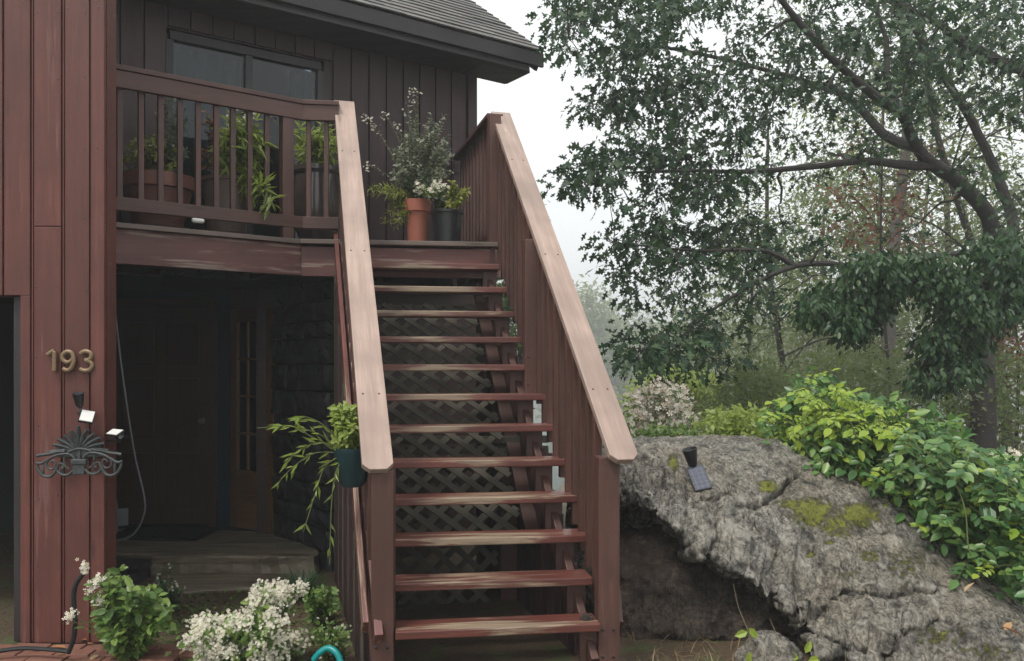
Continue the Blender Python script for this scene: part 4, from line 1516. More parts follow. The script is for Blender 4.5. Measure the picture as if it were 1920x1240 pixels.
HB, HFt = GY - 0.045, GY - 0.17
for side in (0, 1):
    fl_ = (lambda x: x) if side == 0 else (lambda x: 1735 - x)
    sh = 0 if side == 0 else -18
    for tip, mid, base, w in (((855, 150), (860, 320), (862, 480), 0.013), ((735, 225), (800, 320), (842, 470), 0.013), ((640, 285), (735, 370), (815, 475), 0.012), ((545, 345), (680, 410), (790, 485), 0.012), ((480, 430), (620, 455), (760, 495), 0.011), ((420, 540), (560, 520), (740, 510), 0.010)):
        if side == 1 and tip[0] > 800:
            continue
        mb = MB()
        pts = smooth_path([hz(fl_(tip[0]), tip[1] + sh, HB - 0.02), hz(fl_(mid[0]), mid[1] + sh, HB - 0.008), hz(fl_(base[0]), base[1] + sh * .5, HB)], 6)
        n_ = len(pts)
        mb.tube(pts, [w * (0.75 + 0.35 * math.sin(math.pi * (0.25 + 0.6 * (1 - i / n_)))) for i in range(n_)], 8)
        mb.build('flute', M['iron'], hp)
    for pts, w in (([(220, 700), (300, 712), (400, 655), (520, 595), (680, 570), (760, 600), (805, 655)], 0.0075),
                   ([(440, 705), (470, 672), (512, 690), (515, 755), (460, 800), (400, 775), (383, 710), (420, 650)], 0.006),
                   ([(235, 730), (250, 800), (320, 890), (420, 912), (490, 865), (540, 775), (545, 745)], 0.009),
                   ([(545, 750), (540, 820), (610, 882), (700, 884), (785, 820)], 0.0085),
                   ([(600, 785), (640, 775), (632, 730), (580, 715), (548, 750)], 0.0055),
                   ([(655, 610), (640, 680), (670, 760), (720, 800)], 0.005),
                   ([(235, 600), (300, 585), (400, 575), (520, 545), (660, 530)], 0.010)):
        mb = MB(); Yf = HFt + (0.10 if w == 0.010 else 0)
        mb.tube(smooth_path([hz(fl_(x), y + sh, Yf) for x, y in pts], 6), w, 8)
        mb.build('scroll', M['iron'], hp)
mb = MB(); mb.tube(smooth_path([hz(700, 545, HFt), hz(800, 505, HFt), hz(880, 494, HFt), hz(970, 505, HFt), hz(1050, 530, HFt)], 6), 0.0075, 8); mb.build('scroll', M['iron'], hp)
mb = MB(); mb.box(hz(865, 690, HFt - 0.005), (0.07 * .62, 0, 0), (0, 0.012, 0), (0, 0, 0.016)); bevel(mb.build('clasp', M['iron'], hp), 0.006)
mb = MB(); mb.box(hz(868, 805, HFt), (0.034, 0, 0), (0, 0.010, 0), (0, 0, 0.030)); bevel(mb.build('centre_plate', M['iron'], hp), 0.005)
mb = MB(); mb.box(hz(866, 590, HFt + 0.01), (0.012, 0, 0), (0, 0.008, 0), (0, 0, 0.035)); bevel(mb.build('centre_stem', M['iron'], hp), 0.004)
mb = MB()                                              # trough reaching back to the wall
for x in (330, 620, 868, 1110, 1400):
    mb.tube([hz(x, 860, HFt + 0.005), hz(x, 700, GY - 0.028)], 0.007, 8)
mb.build('arms', M['iron'], hp)
bp = MB(); bp.box(hz(866, 520, GY - 0.034), (0.13, 0, 0), (0, 0.008, 0), (0, 0, 0.04)); bevel(bp.build('back_plate', M['iron'], hp), 0.006)

# cables beside the entry
mb = MB()
mb.tube(smooth_path([at(194, 385, 5.55), at(203, 480, 5.45), at(217, 600, 5.35), at(232, 720, 5.3), at(252, 850, 5.3), at(270, 930, 5.3), at(270, 965, 5.3), at(252, 1000, 5.3), at(222, 1014, 5.3), at(190, 1008, 5.32)], 8), 0.007, 8)
tag(mb.build('cable', M['cable']), 'long grey cable hanging from the deck past the entry', 'cable')
mb = MB()
mb.tube(smooth_path([at(197, 880, 4.99), at(206, 905, 5.06), at(217, 945, 5.12), at(221, 975, 5.14), at(215, 1003, 5.14), at(206, 1012, 5.12), at(193, 1015, 5.1)], 8), 0.008, 8)
tag(mb.build('cable', M['cable']), 'short grey hose loop hanging below the cast iron hanger', 'hose')
mb = MB(); mb.box(at(228, 970, 5.60), (0.035, 0.02, 0), (0.01, -0.02, 0), (0, 0, 0.055))
tag(bevel(mb.build('outlet_box', M['cable']), 0.004), 'small grey outlet box low on the entry side wall', 'outlet box')

# bent black pipe with dried flower head by the garage foot
bpz = empty('garden_stake', at(130, 1212, 4.62), 'bent black garden stake with white flower head against the garage corner', 'garden stake')
mb = MB(); mb.tube(smooth_path([at(128, 1225, 4.62), at(137, 1200, 4.62), at(141, 1165, 4.62), at(138, 1120, 4.62), at(143, 1095, 4.62), at(156, 1076, 4.62)], 8), 0.013, 10)
mb.build('rod', M['blackplastic'], bpz)
Pc = np.array([at(157 + random.gauss(0, 6), 1064 + random.gauss(0, 6), 4.60 + random.uniform(-.03, .02)) for i in range(26)])
leaves(bpz, 'star', Pc, rdir(26) * 0.3 + np.array([1, 0, 0]), rdir(26) * .5 + np.array([0, -1, 0.3]), 0.022, M['petal'], 'flower_head')
mb = MB(); mb.tube(smooth_path([at(-20, 1224, 4.62), at(40, 1216, 4.66), at(90, 1218, 4.64), at(128, 1222, 4.62)], 6), 0.012, 8)
tag(mb.build('ground_hose', M['blackplastic']), 'black hose lying along the foot of the garage boards', 'hose')

# teal hose end
mb = MB(); mb.tube(smooth_path([at(588, 1238, 4.42), at(600, 1224, 4.42), at(616, 1216, 4.42), at(632, 1226, 4.40), at(640, 1248, 4.38), at(640, 1275, 4.36)], 8), 0.017, 12)
tag(mb.build('teal_hose', M['teal']), 'bright teal hose end arching out of the flower bed', 'hose')

# ================================================================== pots
def pot(c, prof, mat, label, group=None, saucer=None, cat='plant pot'):
    e = empty('plant_pot', c, label, cat, group)
    mb = MB(); mb.lathe(prof, c, 36); mb.build('pot_body', mat, e)
    r_top, z_top = prof[-1]
    mb = MB(); mb.lathe([(r_top, z_top - 0.002), (r_top * 0.6, z_top + 0.012), (0.01, z_top + 0.02)], c, 24); mb.build('potting_soil', M['soil'], e)
    if saucer:
        mb = MB(); mb.lathe([(saucer * 0.85, 0.0), (saucer, 0.03), (saucer - 0.012, 0.03), (saucer * 0.85, 0.012)], (c[0], c[1], c[2] - 0.028), 30); mb.build('saucer', M['tan_pot'], e)
    return e


def wall_prof(r0, r1, h, lip=0.02, band=0.06):
    return [(r0, 0), (r0 + (r1 - r0) * 0.85, h - band), (r1 - 0.004 + 0.0, h - band), (r1 + lip, h - band + 0.004), (r1 + lip, h), (r1 - 0.004, h), (r1 - 0.012, h - 0.035)]


DZ = DK + 0.030
gpot = 'pots along the deck railing'
P1 = (-2.56, 6.16, DZ); P2 = (-2.16, 6.46, DZ); P3 = (-1.575, 6.88, DZ)
pot(P1, wall_prof(0.17, 0.245, 0.37, 0.02, 0.10), M['brownpot'], 'wide brown clay pot with thick banded rim behind the deck railing', gpot, 0.24)
pot(P2, wall_prof(0.14, 0.18, 0.42, 0.012, 0.03), M['tan_pot'], 'straight grey-brown clay pot behind the deck railing', gpot, 0.22)
pot(P3, [(0.12, 0), (0.175, 0.12), (0.195, 0.32), (0.18, 0.50), (0.175, 0.54), (0.20, 0.565), (0.20, 0.60), (0.18, 0.60), (0.17, 0.56)], M['glaze'], 'tall glossy dark glazed jar beside the left handrail', gpot, 0.2)
P4 = (-0.78, 7.02, DZ - 0.028); P5 = (-0.525, 6.90, DZ - 0.028)
pot(P4, wall_prof(0.075, 0.10, 0.40, 0.012, 0.10), M['terracotta'], 'tall terracotta pot at the head of the stairs', 'pots at the stair head')
pot(P5, wall_prof(0.105, 0.128, 0.29, 0.008, 0.025), M['blackplastic'], 'black plastic nursery pot of white flowers at the stair head', 'pots at the stair head')
mb = MB(); mb.lathe([(0.012, 0), (0.017, 0.01), (0.017, 0.07), (0.012, 0.08)], at(360, 413, 5.88) + Vector((0, 0, 0.0)), 12, (0.8, 0.58, 0))
tag(mb.build('white_tube', M['white']), 'short white tube lying on the deck edge below the railing', 'tube')


# ================================================================== plants
def stems_mesh(parent, paths, r0, r1, mat, name='stems', k=5):
    mb = MB()
    for p in paths:
        n_ = len(p)
        mb.tube(p, [r0 + (r1 - r0) * i / max(1, n_ - 1) for i in range(n_)], k, True)
    o = mb.build(name, mat, parent)
    o['kind'] = 'stuff'
    return o


def bushy(name, base, label, cat, stems, leaf, size, mat, per=10, parts=0, group=None, stem_mat='stem', r=0.004, droop=0.1, spread=0.35, flower=None, nflow=0, fsize=0.02, fmat='petal', leaf_from=0.25, fparts=0):
    """stems: list of tip points; leaves set along every stem, optional flower heads at the tips"""
    e = empty(name, base, label, cat, group)
    base = Vector(base)
    paths, P, D, N_ = [], [], [], []
    FP = []
    for tip in stems:
        tip = Vector(tip)
        b = base + Vector((random.uniform(-.02, .02), random.uniform(-.02, .02), 0))
        L = (tip - b).length
        c = b.lerp(tip, 0.5) + Vector((0, 0, 0.15 * L)) + Vector((random.uniform(-1, 1), random.uniform(-1, 1), 0)) * 0.05 * L
        path = [((1 - u) ** 2) * b + 2 * u * (1 - u) * c + u * u * tip for u in np.linspace(0, 1, 7).tolist()]
        paths.append(path)
        for i in range(per):
            u = leaf_from + (1 - leaf_from) * (i + random.random()) / per
            q = ((1 - u) ** 2) * b + 2 * u * (1 - u) * c + u * u * tip
            tang = (2 * (1 - u) * (c - b) + 2 * u * (tip - c)).normalized()
            s_ = Vector(rdir(1)[0].tolist()); s_ -= tang * s_.dot(tang) * 0.8
            d = tang * 0.45 + s_.normalized() * 0.9 + Vector((0, 0, -droop))
            P.append(q); D.append(d); N_.append(Vector((0, -0.5, 0.8)) + Vector(rdir(1)[0].tolist()) * 0.5)
        if flower:
            for i in range(nflow):
                o_ = Vector(rdir(1)[0].tolist()) * spread * random.random() ** 0.5
                FP.append(tip + o_)
    stems_mesh(e, paths, r, r * 0.4, M[stem_mat])
    if P:
        leaves(e, leaf, np.array(P), np.array(D), np.array(N_), size * (0.65 + 0.7 * rng.random(len(P))), M[mat], 'leaf_mass', parts)
    if FP:
        FP = np.array(FP); n_ = len(FP)
        leaves(e, flower, FP, rdir(n_) * 0.6 + np.array([1, 0, 0]), rdir(n_) * 0.55 + np.array([0, -0.7, 0.6]), fsize * (0.7 + 0.6 * rng.random(n_)), M[fmat], 'flower_mass', fparts, 'flower')
    return e


def tips(cx_, cy_, rx, ry, Y, n, dy=0.12, top_only=False):
    out = []
    for _ in range(n):
        while True:
            a, b = random.uniform(-1, 1), random.uniform(-1, 1)
            if a * a + b * b < 1 and (not top_only or b < 0.2):
                break
        out.append(at(cx_ + a * rx, cy_ + b * ry, Y + random.uniform(-dy, dy)))
    return out


def rim(p, h):
    return (p[0], p[1], p[2] + h)


# left railing pots
bushy('leafy_plant', rim(P1, 0.36), 'low green leafy plant with a few white blooms in the wide brown pot', 'plant', tips(275, 295, 60, 45, 6.1, 30, .14), 'oval', 0.05, M and 'shrub_hi', 12, 60, 'potted plants behind the railing', flower='star', nflow=1, fsize=0.03, spread=0.02)
bushy('silvery_plant', rim(P1, 0.36), 'upright silvery small-leaved plant rising from the wide brown pot', 'plant', tips(325, 250, 34, 78, 6.2, 40, .1), 'diamond', 0.036, 'greygreen', 40, 40, 'potted plants behind the railing', leaf_from=0.1)
bushy('russet_plant', rim(P2, 0.40), 'russet and tan leaved stems in the grey-brown pot', 'plant', tips(390, 262, 20, 60, 6.4, 10, .08), 'oval', 0.05, 'redleaf', 18, 40, 'potted plants behind the railing')
bushy('yellow_plant', rim(P2, 0.40), 'arching yellow-green narrow-leaved plant spilling over the grey-brown pot', 'plant', tips(455, 280, 45, 70, 6.35, 44, .12) + tips(500, 370, 20, 40, 6.25, 8, .05), 'narrow', 0.11, 'lime', 24, 100, 'potted plants behind the railing', leaf_from=0.15)
bushy('bright_plant', rim(P3, 0.59), 'bright yellow-green narrow-leaved plant in the glossy glazed jar', 'plant', tips(592, 268, 46, 45, 6.85, 38, .12), 'narrow', 0.10, 'lime', 20, 80, 'potted plants behind the railing', leaf_from=0.15)
bushy('wispy_plant', rim(P2, 0.40), 'wispy tall stems with small white blooms above the grey-brown pot', 'plant', tips(440, 205, 90, 30, 6.5, 9, .1), 'diamond', 0.03, 'greygreen', 12, 0, 'potted plants behind the railing', flower='star', nflow=5, fsize=0.022, spread=0.05)
bushy('trailing_white_plant', rim(P1, 0.34), 'small white flowered sprig at the garage end of the railing', 'plant', tips(222, 300, 14, 60, 5.95, 7, .05), 'oval', 0.045, 'greygreen', 9, 0, 'potted plants behind the railing', flower='star', nflow=5, fsize=0.024, spread=0.05)
# stair head pots
bushy('silvery_bush', rim(P4, 0.39), 'tall grey-green small-leaved bush in the terracotta pot', 'plant', tips(792, 300, 60, 62, 7.05, 90, .15) + tips(822, 245, 25, 40, 7.05, 18, .1) + tips(765, 235, 20, 25, 7.05, 8, .1), 'diamond', 0.034, 'greygreen', 46, 80, leaf_from=0.12)
bushy('airy_aster', rim(P4, 0.39), 'airy tall stems with tiny white flowers above the silvery bush', 'plant', [at(*p, 7.1) for p in ((780, 170), (765, 205), (690, 222), (722, 215), (745, 240), (775, 185), (700, 235), (690, 310))], 'diamond', 0.025, 'greygreen', 20, 0, flower='star', nflow=12, fsize=0.02, spread=0.06)
bushy('white_flower_plant', rim(P5, 0.28), 'white flowering leafy plant in the black nursery pot', 'plant', tips(812, 352, 28, 26, 6.85, 14, .08), 'oval', 0.05, 'shrub', 12, 50, flower='star', nflow=9, fsize=0.032, spread=0.05, fparts=40)
bushy('yellowing_plant', rim(P5, 0.28), 'yellowing bushy foliage at the railing side of the black nursery pot', 'plant', tips(855, 360, 26, 28, 6.85, 20, .07), 'diamond', 0.04, 'shrub_hi', 24, 40)
bushy('straw_plant', rim(P4, 0.38), 'straw-coloured trailing stems hanging beside the terracotta pot', 'plant', tips(738, 395, 26, 42, 6.95, 18, .06) + tips(710, 360, 20, 20, 6.95, 8, .06), 'narrow', 0.06, 'shrub_hi', 16, 40, leaf_from=0.3)

# hanging planter on the left handrail
HPc = at(661, 912, 4.52)
hpl = empty('hanging_planter', HPc, 'dark teal planter hung outside the left handrail of the stairs', 'planter')
mb = MB(); mb.lathe([(0.055, 0.0), (0.075, 0.03), (0.098, 0.17), (0.105, 0.19), (0.105, 0.205), (0.096, 0.205), (0.09, 0.18)], HPc, 30)
mb.build('pot_body', M['tealplastic'], hpl)
mb = MB(); mb.lathe([(0.09, 0.178), (0.05, 0.19), (0.01, 0.195)], HPc, 20); mb.build('potting_soil', M['soil'], hpl)
mb = MB()
for dx in (-0.05, 0.05):
    q = Vector((HPc.x + 0.095, HPc.y + dx, HPc.z + 0.2))
    mb.tube(smooth_path([q, q + Vector((0.02, 0, 0.06)), q + Vector((0.05, 0.0, 0.10)), q + Vector((0.08, 0, 0.06))]), 0.004, 6)
mb.build('hook', M['blackplastic'], hpl)
top = HPc + Vector((0, 0, 0.19))
bushy('trailing_plant', top, 'yellow-green bushy plant with long trailing stems in the teal hanging planter', 'plant', tips(645, 800, 34, 42, 4.5, 46, .1) + tips(640, 765, 20, 18, 4.5, 10, .05), 'oval', 0.034, 'lime', 26, 140, leaf_from=0.12)
trail = [[(640, 845), (600, 815), (545, 800), (482, 803)], [(645, 840), (610, 800), (575, 782), (560, 784)], [(640, 850), (590, 850), (545, 880), (515, 915)], [(650, 850), (610, 875), (590, 930), (568, 1000)], [(655, 850), (632, 880), (622, 940), (618, 1060)], [(640, 850), (600, 830), (560, 845), (535, 868)], [(645, 845), (590, 822), (550, 800), (520, 800)]]
paths, P, D = [], [], []
for tr_ in trail:
    pth = smooth_path([at(x, y, 4.48 - 0.04 * i) for i, (x, y) in enumerate(tr_)], 6)
    paths.append(pth)
    for i in range(2, len(pth) - 1):
        for _ in range(2):
            if random.random() < 0.34:
                tg = (pth[i + 1] - pth[i - 1]).normalized()
                P.append(pth[i]); D.append(tg + Vector(rdir(1)[0].tolist()) * 0.7)
tpl = empty('spilling_vine', top, 'long thin arching stems spilling from the hanging planter over the dark entry', 'plant')
stems_mesh(tpl, paths, 0.004, 0.0018, M['stem'])
leaves(tpl, 'narrow', np.array(P), np.array(D), rdir(len(P)) + np.array([0, -1, .5]), 0.075 * (0.6 + 0.6 * rng.random(len(P))), M['lime'], 'leaf_mass', 60)

# garden bed by the garage
gb = at(235, 1205, 4.66); gb.z = G0
bushy('leafy_shrub', gb, 'bright green leafy shrub at the garage corner', 'shrub', tips(235, 1140, 88, 60, 4.68, 44, .2) + tips(212, 1080, 22, 30, 4.65, 8, .06) + tips(290, 1150, 40, 45, 4.7, 14, .12), 'oval', 0.055, 'shrub', 26, 220, leaf_from=0.15)
bushy('white_sprig', gb, 'small white flower sprigs growing at the side of the leafy shrub', 'flower', [at(*p, 4.6) for p in ((135, 1150), (128, 1160), (182, 1125), (190, 1130), (175, 1095), (170, 1105), (186, 1082))], 'oval', 0.04, 'shrub', 5, 0, flower='star', nflow=12, fsize=0.026, spread=0.03, fparts=30)
bq = at(320, 1130, 5.6); bq.z = G0
bushy('dark_sprig', bq, 'sparse dark green sprig beside the low stone slab', 'plant', tips(300, 1085, 40, 25, 5.6, 12, .1) + tips(325, 1110, 20, 15, 5.6, 8, .1), 'diamond', 0.035, 'aster_stem', 14, 20, flower='star', nflow=2, fsize=0.018, spread=0.04)
wb = at(470, 1250, 4.50); wb.z = G0
bushy('white_aster', wb, 'big mound of small white asters in the bed before the entry', 'flower', tips(470, 1195, 108, 48, 4.52, 60, .22) + tips(400, 1180, 50, 25, 4.5, 14, .15) + tips(500, 1130, 35, 30, 4.6, 22, .12) + tips(540, 1105, 24, 24, 4.62, 9, .06) + tips(385, 1215, 40, 25, 4.45, 14, .1), 'oval', 0.055, 'shrub', 14, 120, flower='star', nflow=44, fsize=0.0165, spread=0.048, leaf_from=0.1, fparts=280)
gc = at(610, 1200, 4.7); gc.z = G0
bushy('low_green_plant', gc, 'low fine green plant between the white asters and the stair post', 'plant', tips(620, 1195, 40, 30, 4.7, 40, .18), 'diamond', 0.03, 'shrub', 20, 50, flower='star', nflow=1, fsize=0.016, spread=0.05)
gc2 = at(600, 1130, 5.3); gc2.z = G0
bushy('ground_plant', gc2, 'green ground cover beside the stair near the dark grass tuft', 'plant', tips(605, 1125, 42, 26, 5.3, 40, .25), 'oval', 0.04, 'shrub', 14, 60)
tg_ = at(562, 1085, 5.95); tg_.z = G0
n_ = 260
ang = rng.random(n_) * 6.283
Pg = np.array(tg_) + np.stack([np.cos(ang), np.sin(ang), np.zeros(n_)], 1) * (rng.random((n_, 1)) * 0.09)
Dg = np.stack([np.cos(ang) * 0.7, np.sin(ang) * 0.7, 0.55 + 0.8 * rng.random(n_)], 1)
gt = empty('grass_tuft', tg_, 'dark green mounded grass tuft at the edge of the stone landing', 'grass')
leaves(gt, 'blade', Pg, Dg, np.tile([0, 0, 1.0], (n_, 1)), 0.24 * (0.6 + 0.5 * rng.random(n_)), M['grass'], 'blade_mass')
# weeds under the boulder and dry litter
wd = at(1420, 1245, 4.62); wd.z = G0
we = empty('weed', wd, 'thin weed stems with a few bright leaves under the boulder', 'weed')
wp = [[(1420, 1250), (1405, 1190), (1385, 1140), (1375, 1095)], [(1470, 1250), (1455, 1190), (1443, 1160)], [(1400, 1250), (1402, 1215), (1408, 1175)]]
stems_mesh(we, [smooth_path([at(x, y, 4.58) for x, y in p], 5) for p in wp], 0.0035, 0.0015, M['stem_brown'])
Pw = np.array([at(*p, 4.57) for p in ((1404, 1178), (1402, 1185), (1404, 1222), (1510, 1225), (1498, 1235), (1515, 1240), (1480, 1238))])
Dw = np.array([(.5, 0, -.6), (-.9, 0, -.3), (0, 0, -1), (.4, 0, .9), (-.8, 0, .3), (.9, 0, .2), (-.5, 0, .5)])
leaves(we, 'oval', Pw, Dw, np.tile([0.2, -1, 0.4], (7, 1)), 0.075, M['vine_hi'], 'leaf_mass', 7)
n_ = 500
Pl = np.stack([rng.uniform(0.65, 2.0, n_), rng.uniform(4.35, 5.1, n_), np.full(n_, G0)], 1)
o = leaves(None, 'blade', Pl, rdir(n_) + np.array([0, 0, .35]), np.tile([0, 0, 1.0], (n_, 1)), 0.10 * (0.5 + rng.random(n_)), M['drygrass'], 'dry_grass')
tag(o, 'dry brown grass and litter at the foot of the rock', 'dry grass', kind='stuff')
n_ = 1500
Pl = np.stack([rng.uniform(-2.3, -0.75, n_), 4.4 + 1.7 * rng.random(n_), np.full(n_, G0 + 0.005)], 1)
o = leaves(None, 'diamond', Pl, rdir(n_) * np.array([1, 1, .5]) + np.array([0, 0, .3]), np.tile([0, 0, 1.0], (n_, 1)) + rdir(n_) * .4, 0.035 * (0.5 + rng.random(n_)), M['shrub'], 'ground_cover')
tag(o, 'fine green ground cover over the soil of the entry bed', 'ground cover', kind='stuff')
# fallen leaves
fl_me = bpy.data.meshes.new('fallen_leaf'); fl_me.from_pydata(TM['oval'][0].tolist(), [], TM['oval'][1]); fl_me.materials.append(M['fallen'])
spots = [(92, 1218, .09), (60, 1222, .05), (148, 1205, .05), (165, 1212, .06), (205, 1222, .05), (262, 1216, .06), (282, 1212, .07), (240, 1228, .05), (320, 1225, .05), (185, 1232, .05), (225, 1236, .05), (300, 1232, .045), (110, 1233, .05), (345, 1222, .045)]
for px, py, s_ in spots:
    Yl = (CZ - G0 - 0.02) * F / (py - HY)
    p = at(px, py, Yl)
    p.z = G0 + 0.032
    o = put('fallen_leaf', fl_me, None, None, Matrix.Translation(p) @ Euler((random.uniform(-.25, .25), random.uniform(-.25, .25), random.uniform(0, 6.28))).to_matrix().to_4x4() @ Matrix.Scale(s_ * 1.2, 4))
    tag(o, 'dry orange-tan leaf fallen on the bricks below the leafy shrub', 'leaf', 'fallen leaves on the brick path')
for px, py, s_ in ((1805, 1118, .07), (1910, 1200, .1), (1895, 1212, .09), (1880, 1190, .06)):
    i_ = np.argmin((PXd - px) ** 2 + (PYd - py) ** 2 + (vv[:, None] < .2) * 1e6)
    p = Vector(Gd.reshape(-1, 3)[i_].tolist()) + Vector((0, -0.02, 0.03))
    o = put('fallen_leaf', fl_me, None, None, Matrix.Translation(p) @ Euler((random.uniform(.3, .8), random.uniform(-.3, .3), random.uniform(0, 6.28))).to_matrix().to_4x4() @ Matrix.Scale(s_ * 1.2, 4))
    tag(o, 'orange-tan leaf fallen on the sloping face of the big boulder', 'leaf', 'fallen leaves on the boulder')

# ---- vine spilling over the boulder (pinnate leaves)
def vine_depth(px, py):
    return np.interp(px, [1440, 1500, 1620, 1750, 1850, 1940], [6.35, 6.2, 5.9, 5.5, 5.2, 4.95]) - (py - 850) * 0.0006


VP = [(1448, 800), (1465, 765), (1505, 712), (1530, 700), (1560, 728), (1610, 755), (1655, 752), (1690, 775), (1760, 805), (1830, 850), (1945, 890), (1945, 1115), (1900, 1112), (1860, 1085), (1800, 1052), (1770, 1010), (1720, 985), (1690, 950), (1640, 935), (1600, 905), (1565, 895), (1530, 868), (1490, 850)]
vine = empty('trumpet_vine', at(1700, 1000, 6.2), 'lush green vine with large paired leaflets spilling over the big boulder', 'vine')
P, D, N_, S, paths = [], [], [], [], []
hiP = []
pts = sample_poly(VP, 620)
for (px, py) in pts:
    Yv = float(vine_depth(px, py)) + rng.uniform(-0.12, 0.45)
    b = at(px, py, Yv)
    a = rng.uniform(0, 6.283)
    dirv = Vector((math.cos(a), -0.5 - 0.4 * random.random(), math.sin(a) * 0.8 - 0.25)).normalized()
    L = rng.uniform(0.12, 0.24)
    path = [b, b + dirv * L * 0.5 + Vector((0, 0, 0.02)), b + dirv * L + Vector((0, 0, -0.03))]
    paths.append(path)
    npair = 3
    side = dirv.cross(Vector((0, -0.5, 1))).normalized()
    high = (py < 800 and px < 1720) or random.random() < 0.12
    for k in range(npair):
        q = b.lerp(path[2], 0.3 + 0.6 * k / npair)
        for sg in (-1, 1):
            (hiP if high else P).append((q, side * sg + dirv * 0.45 + Vector((0, 0, -0.25)), Vector((0, -0.45, 0.9)) + Vector(rdir(1)[0].tolist()) * 0.35, rng.uniform(0.035, 0.07) if high else rng.uniform(0.035, 0.098)))
    (hiP if high else P).append((path[2], dirv + Vector((0, 0, -0.2)), Vector((0, -0.45, 0.9)), rng.uniform(0.07, 0.11)))
stems_mesh(vine, paths, 0.003, 0.0015, M['stem'], k=4)
for arr, mt, parts in ((P, 'vine', 220), (hiP, 'vine_hi', 70)):
    leaves(vine, 'oval', np.array([p[0] for p in arr]), np.array([p[1] for p in arr]), np.array([p[2] for p in arr]), np.array([p[3] for p in arr]), M[mt], 'leaf_mass', parts)
mb = MB()
mb.tube(smooth_path([at(1690, 830, 5.55), at(1740, 850, 5.3), at(1790, 905, 5.15), at(1810, 960, 5.05), at(1815, 1020, 5.0), at(1823, 1045, 4.98)], 6), 0.004, 6)
mb.tube(smooth_path([at(1830, 1080, 5.0), at(1870, 1062, 4.95), at(1930, 1055, 4.9)], 6), 0.004, 6)
mb.build('runner', M['stem'], vine)
# dense dark inside of the vine
pts = sample_poly(VP, 1500)
Yv = vine_depth(pts[:, 0], pts[:, 1]) + rng.uniform(0.15, 0.7, len(pts))
C = to3(pts, Yv)
P, D, N_, S = cluster_leaves(C, 3, 0.12, 0.085)
leaves(vine, 'oval', P, D, N_, S, M['vine'], 'inner_leaf_mass')
# white flowers behind the vine at the right
wv = at(1880, 900, 6.4); wv.z = G0
bushy('white_flower_bush', wv, 'white flower clusters rising behind the far end of the vine', 'flower', tips(1870, 868, 50, 20, 6.2, 26, .2) + tips(1915, 878, 25, 18, 5.9, 12, .1), 'oval', 0.06, 'shrub_hi', 16, 30, flower='star', nflow=14, fsize=0.035, spread=0.06, fparts=60)

# ---- shrubs just behind the boulder
def mound(name, px, py, rx, ry, Y, label, mat, leaf='diamond', size=0.05, n=200, per=9, depth=0.5, flowers=0, fmat='petal_pink', cat='shrub', parts=0, spread=0.10, fsize=.04):
    base = at(px, py, Y); gz = ground_z(base.x, base.y); base.z = gz
    e = empty(name, base, label, cat)
    pts = np.stack([px + rx * np.clip(rng.normal(size=n) * 0.5, -1.1, 1.1), py + ry * (1 - 2 * rng.random(n) ** 0.8)], 1)
    pts[:, 1] += np.abs(pts[:, 0] - px) ** 2 / (rx * rx) * ry * 0.8
    C = to3(pts, Y + depth * (rng.random(n) - 0.5) * 2)
    P, D, N_, S = cluster_leaves(C, per, spread, size, 0.1)
    leaves(e, leaf, P, D, N_, S, M[mat], 'leaf_mass', parts)
    paths = [curve_pts(base + Vector((random.uniform(-.1, .1), random.uniform(-.1, .1), -0.03)), c, 0.05, 5, 0.02) for c in C[::max(1, n // 45)].tolist()]
    stems_mesh(e, paths, 0.012, 0.003, M['stem_brown'], k=4)
    if flowers:
        i = rng.integers(0, n, flowers)
        Pf = C[i] + rdir(flowers) * spread + np.array([0, -.08, .03])
        leaves(e, 'star', Pf, rdir(flowers) * .6 + np.array([1, 0, 0]), rdir(flowers) * .5 + np.array([0, -.7, .6]), fsize * (.6 + .8 * rng.random(flowers)), M[fmat], 'flower_mass')
    return e


mound('flowering_bush', 1235, 790, 70, 62, 8.4, 'pale pink and white flowering bush behind the boulder by the handrail', 'wood2', 'diamond', 0.055, 260, 9, 0.5, 1500, 'petal_pink', fsize=0.05)
mound('yellow_green_bush', 1380, 810, 90, 40, 7.9, 'low yellow-green bush along the crest of the boulder', 'lime', 'diamond', 0.06, 240, 10, 0.4)
mound('green_bush', 1265, 830, 90, 28, 7.6, 'low dark green growth along the boulder crest near the handrail', 'shrub', 'diamond', 0.05, 160, 10, 0.3)
mound('lime_shrub', 1270, 735, 100, 42, 17, 'lime green shrub in front of the lake', 'lime', 'diamond', 0.12, 300, 12, 1.2, spread=0.25)
mound('twiggy_shrub', 1420, 760, 100, 70, 11, 'olive small-leaved twiggy shrub left of the vine', 'wood1', 'diamond', 0.06, 420, 14, 1.0, spread=0.2)


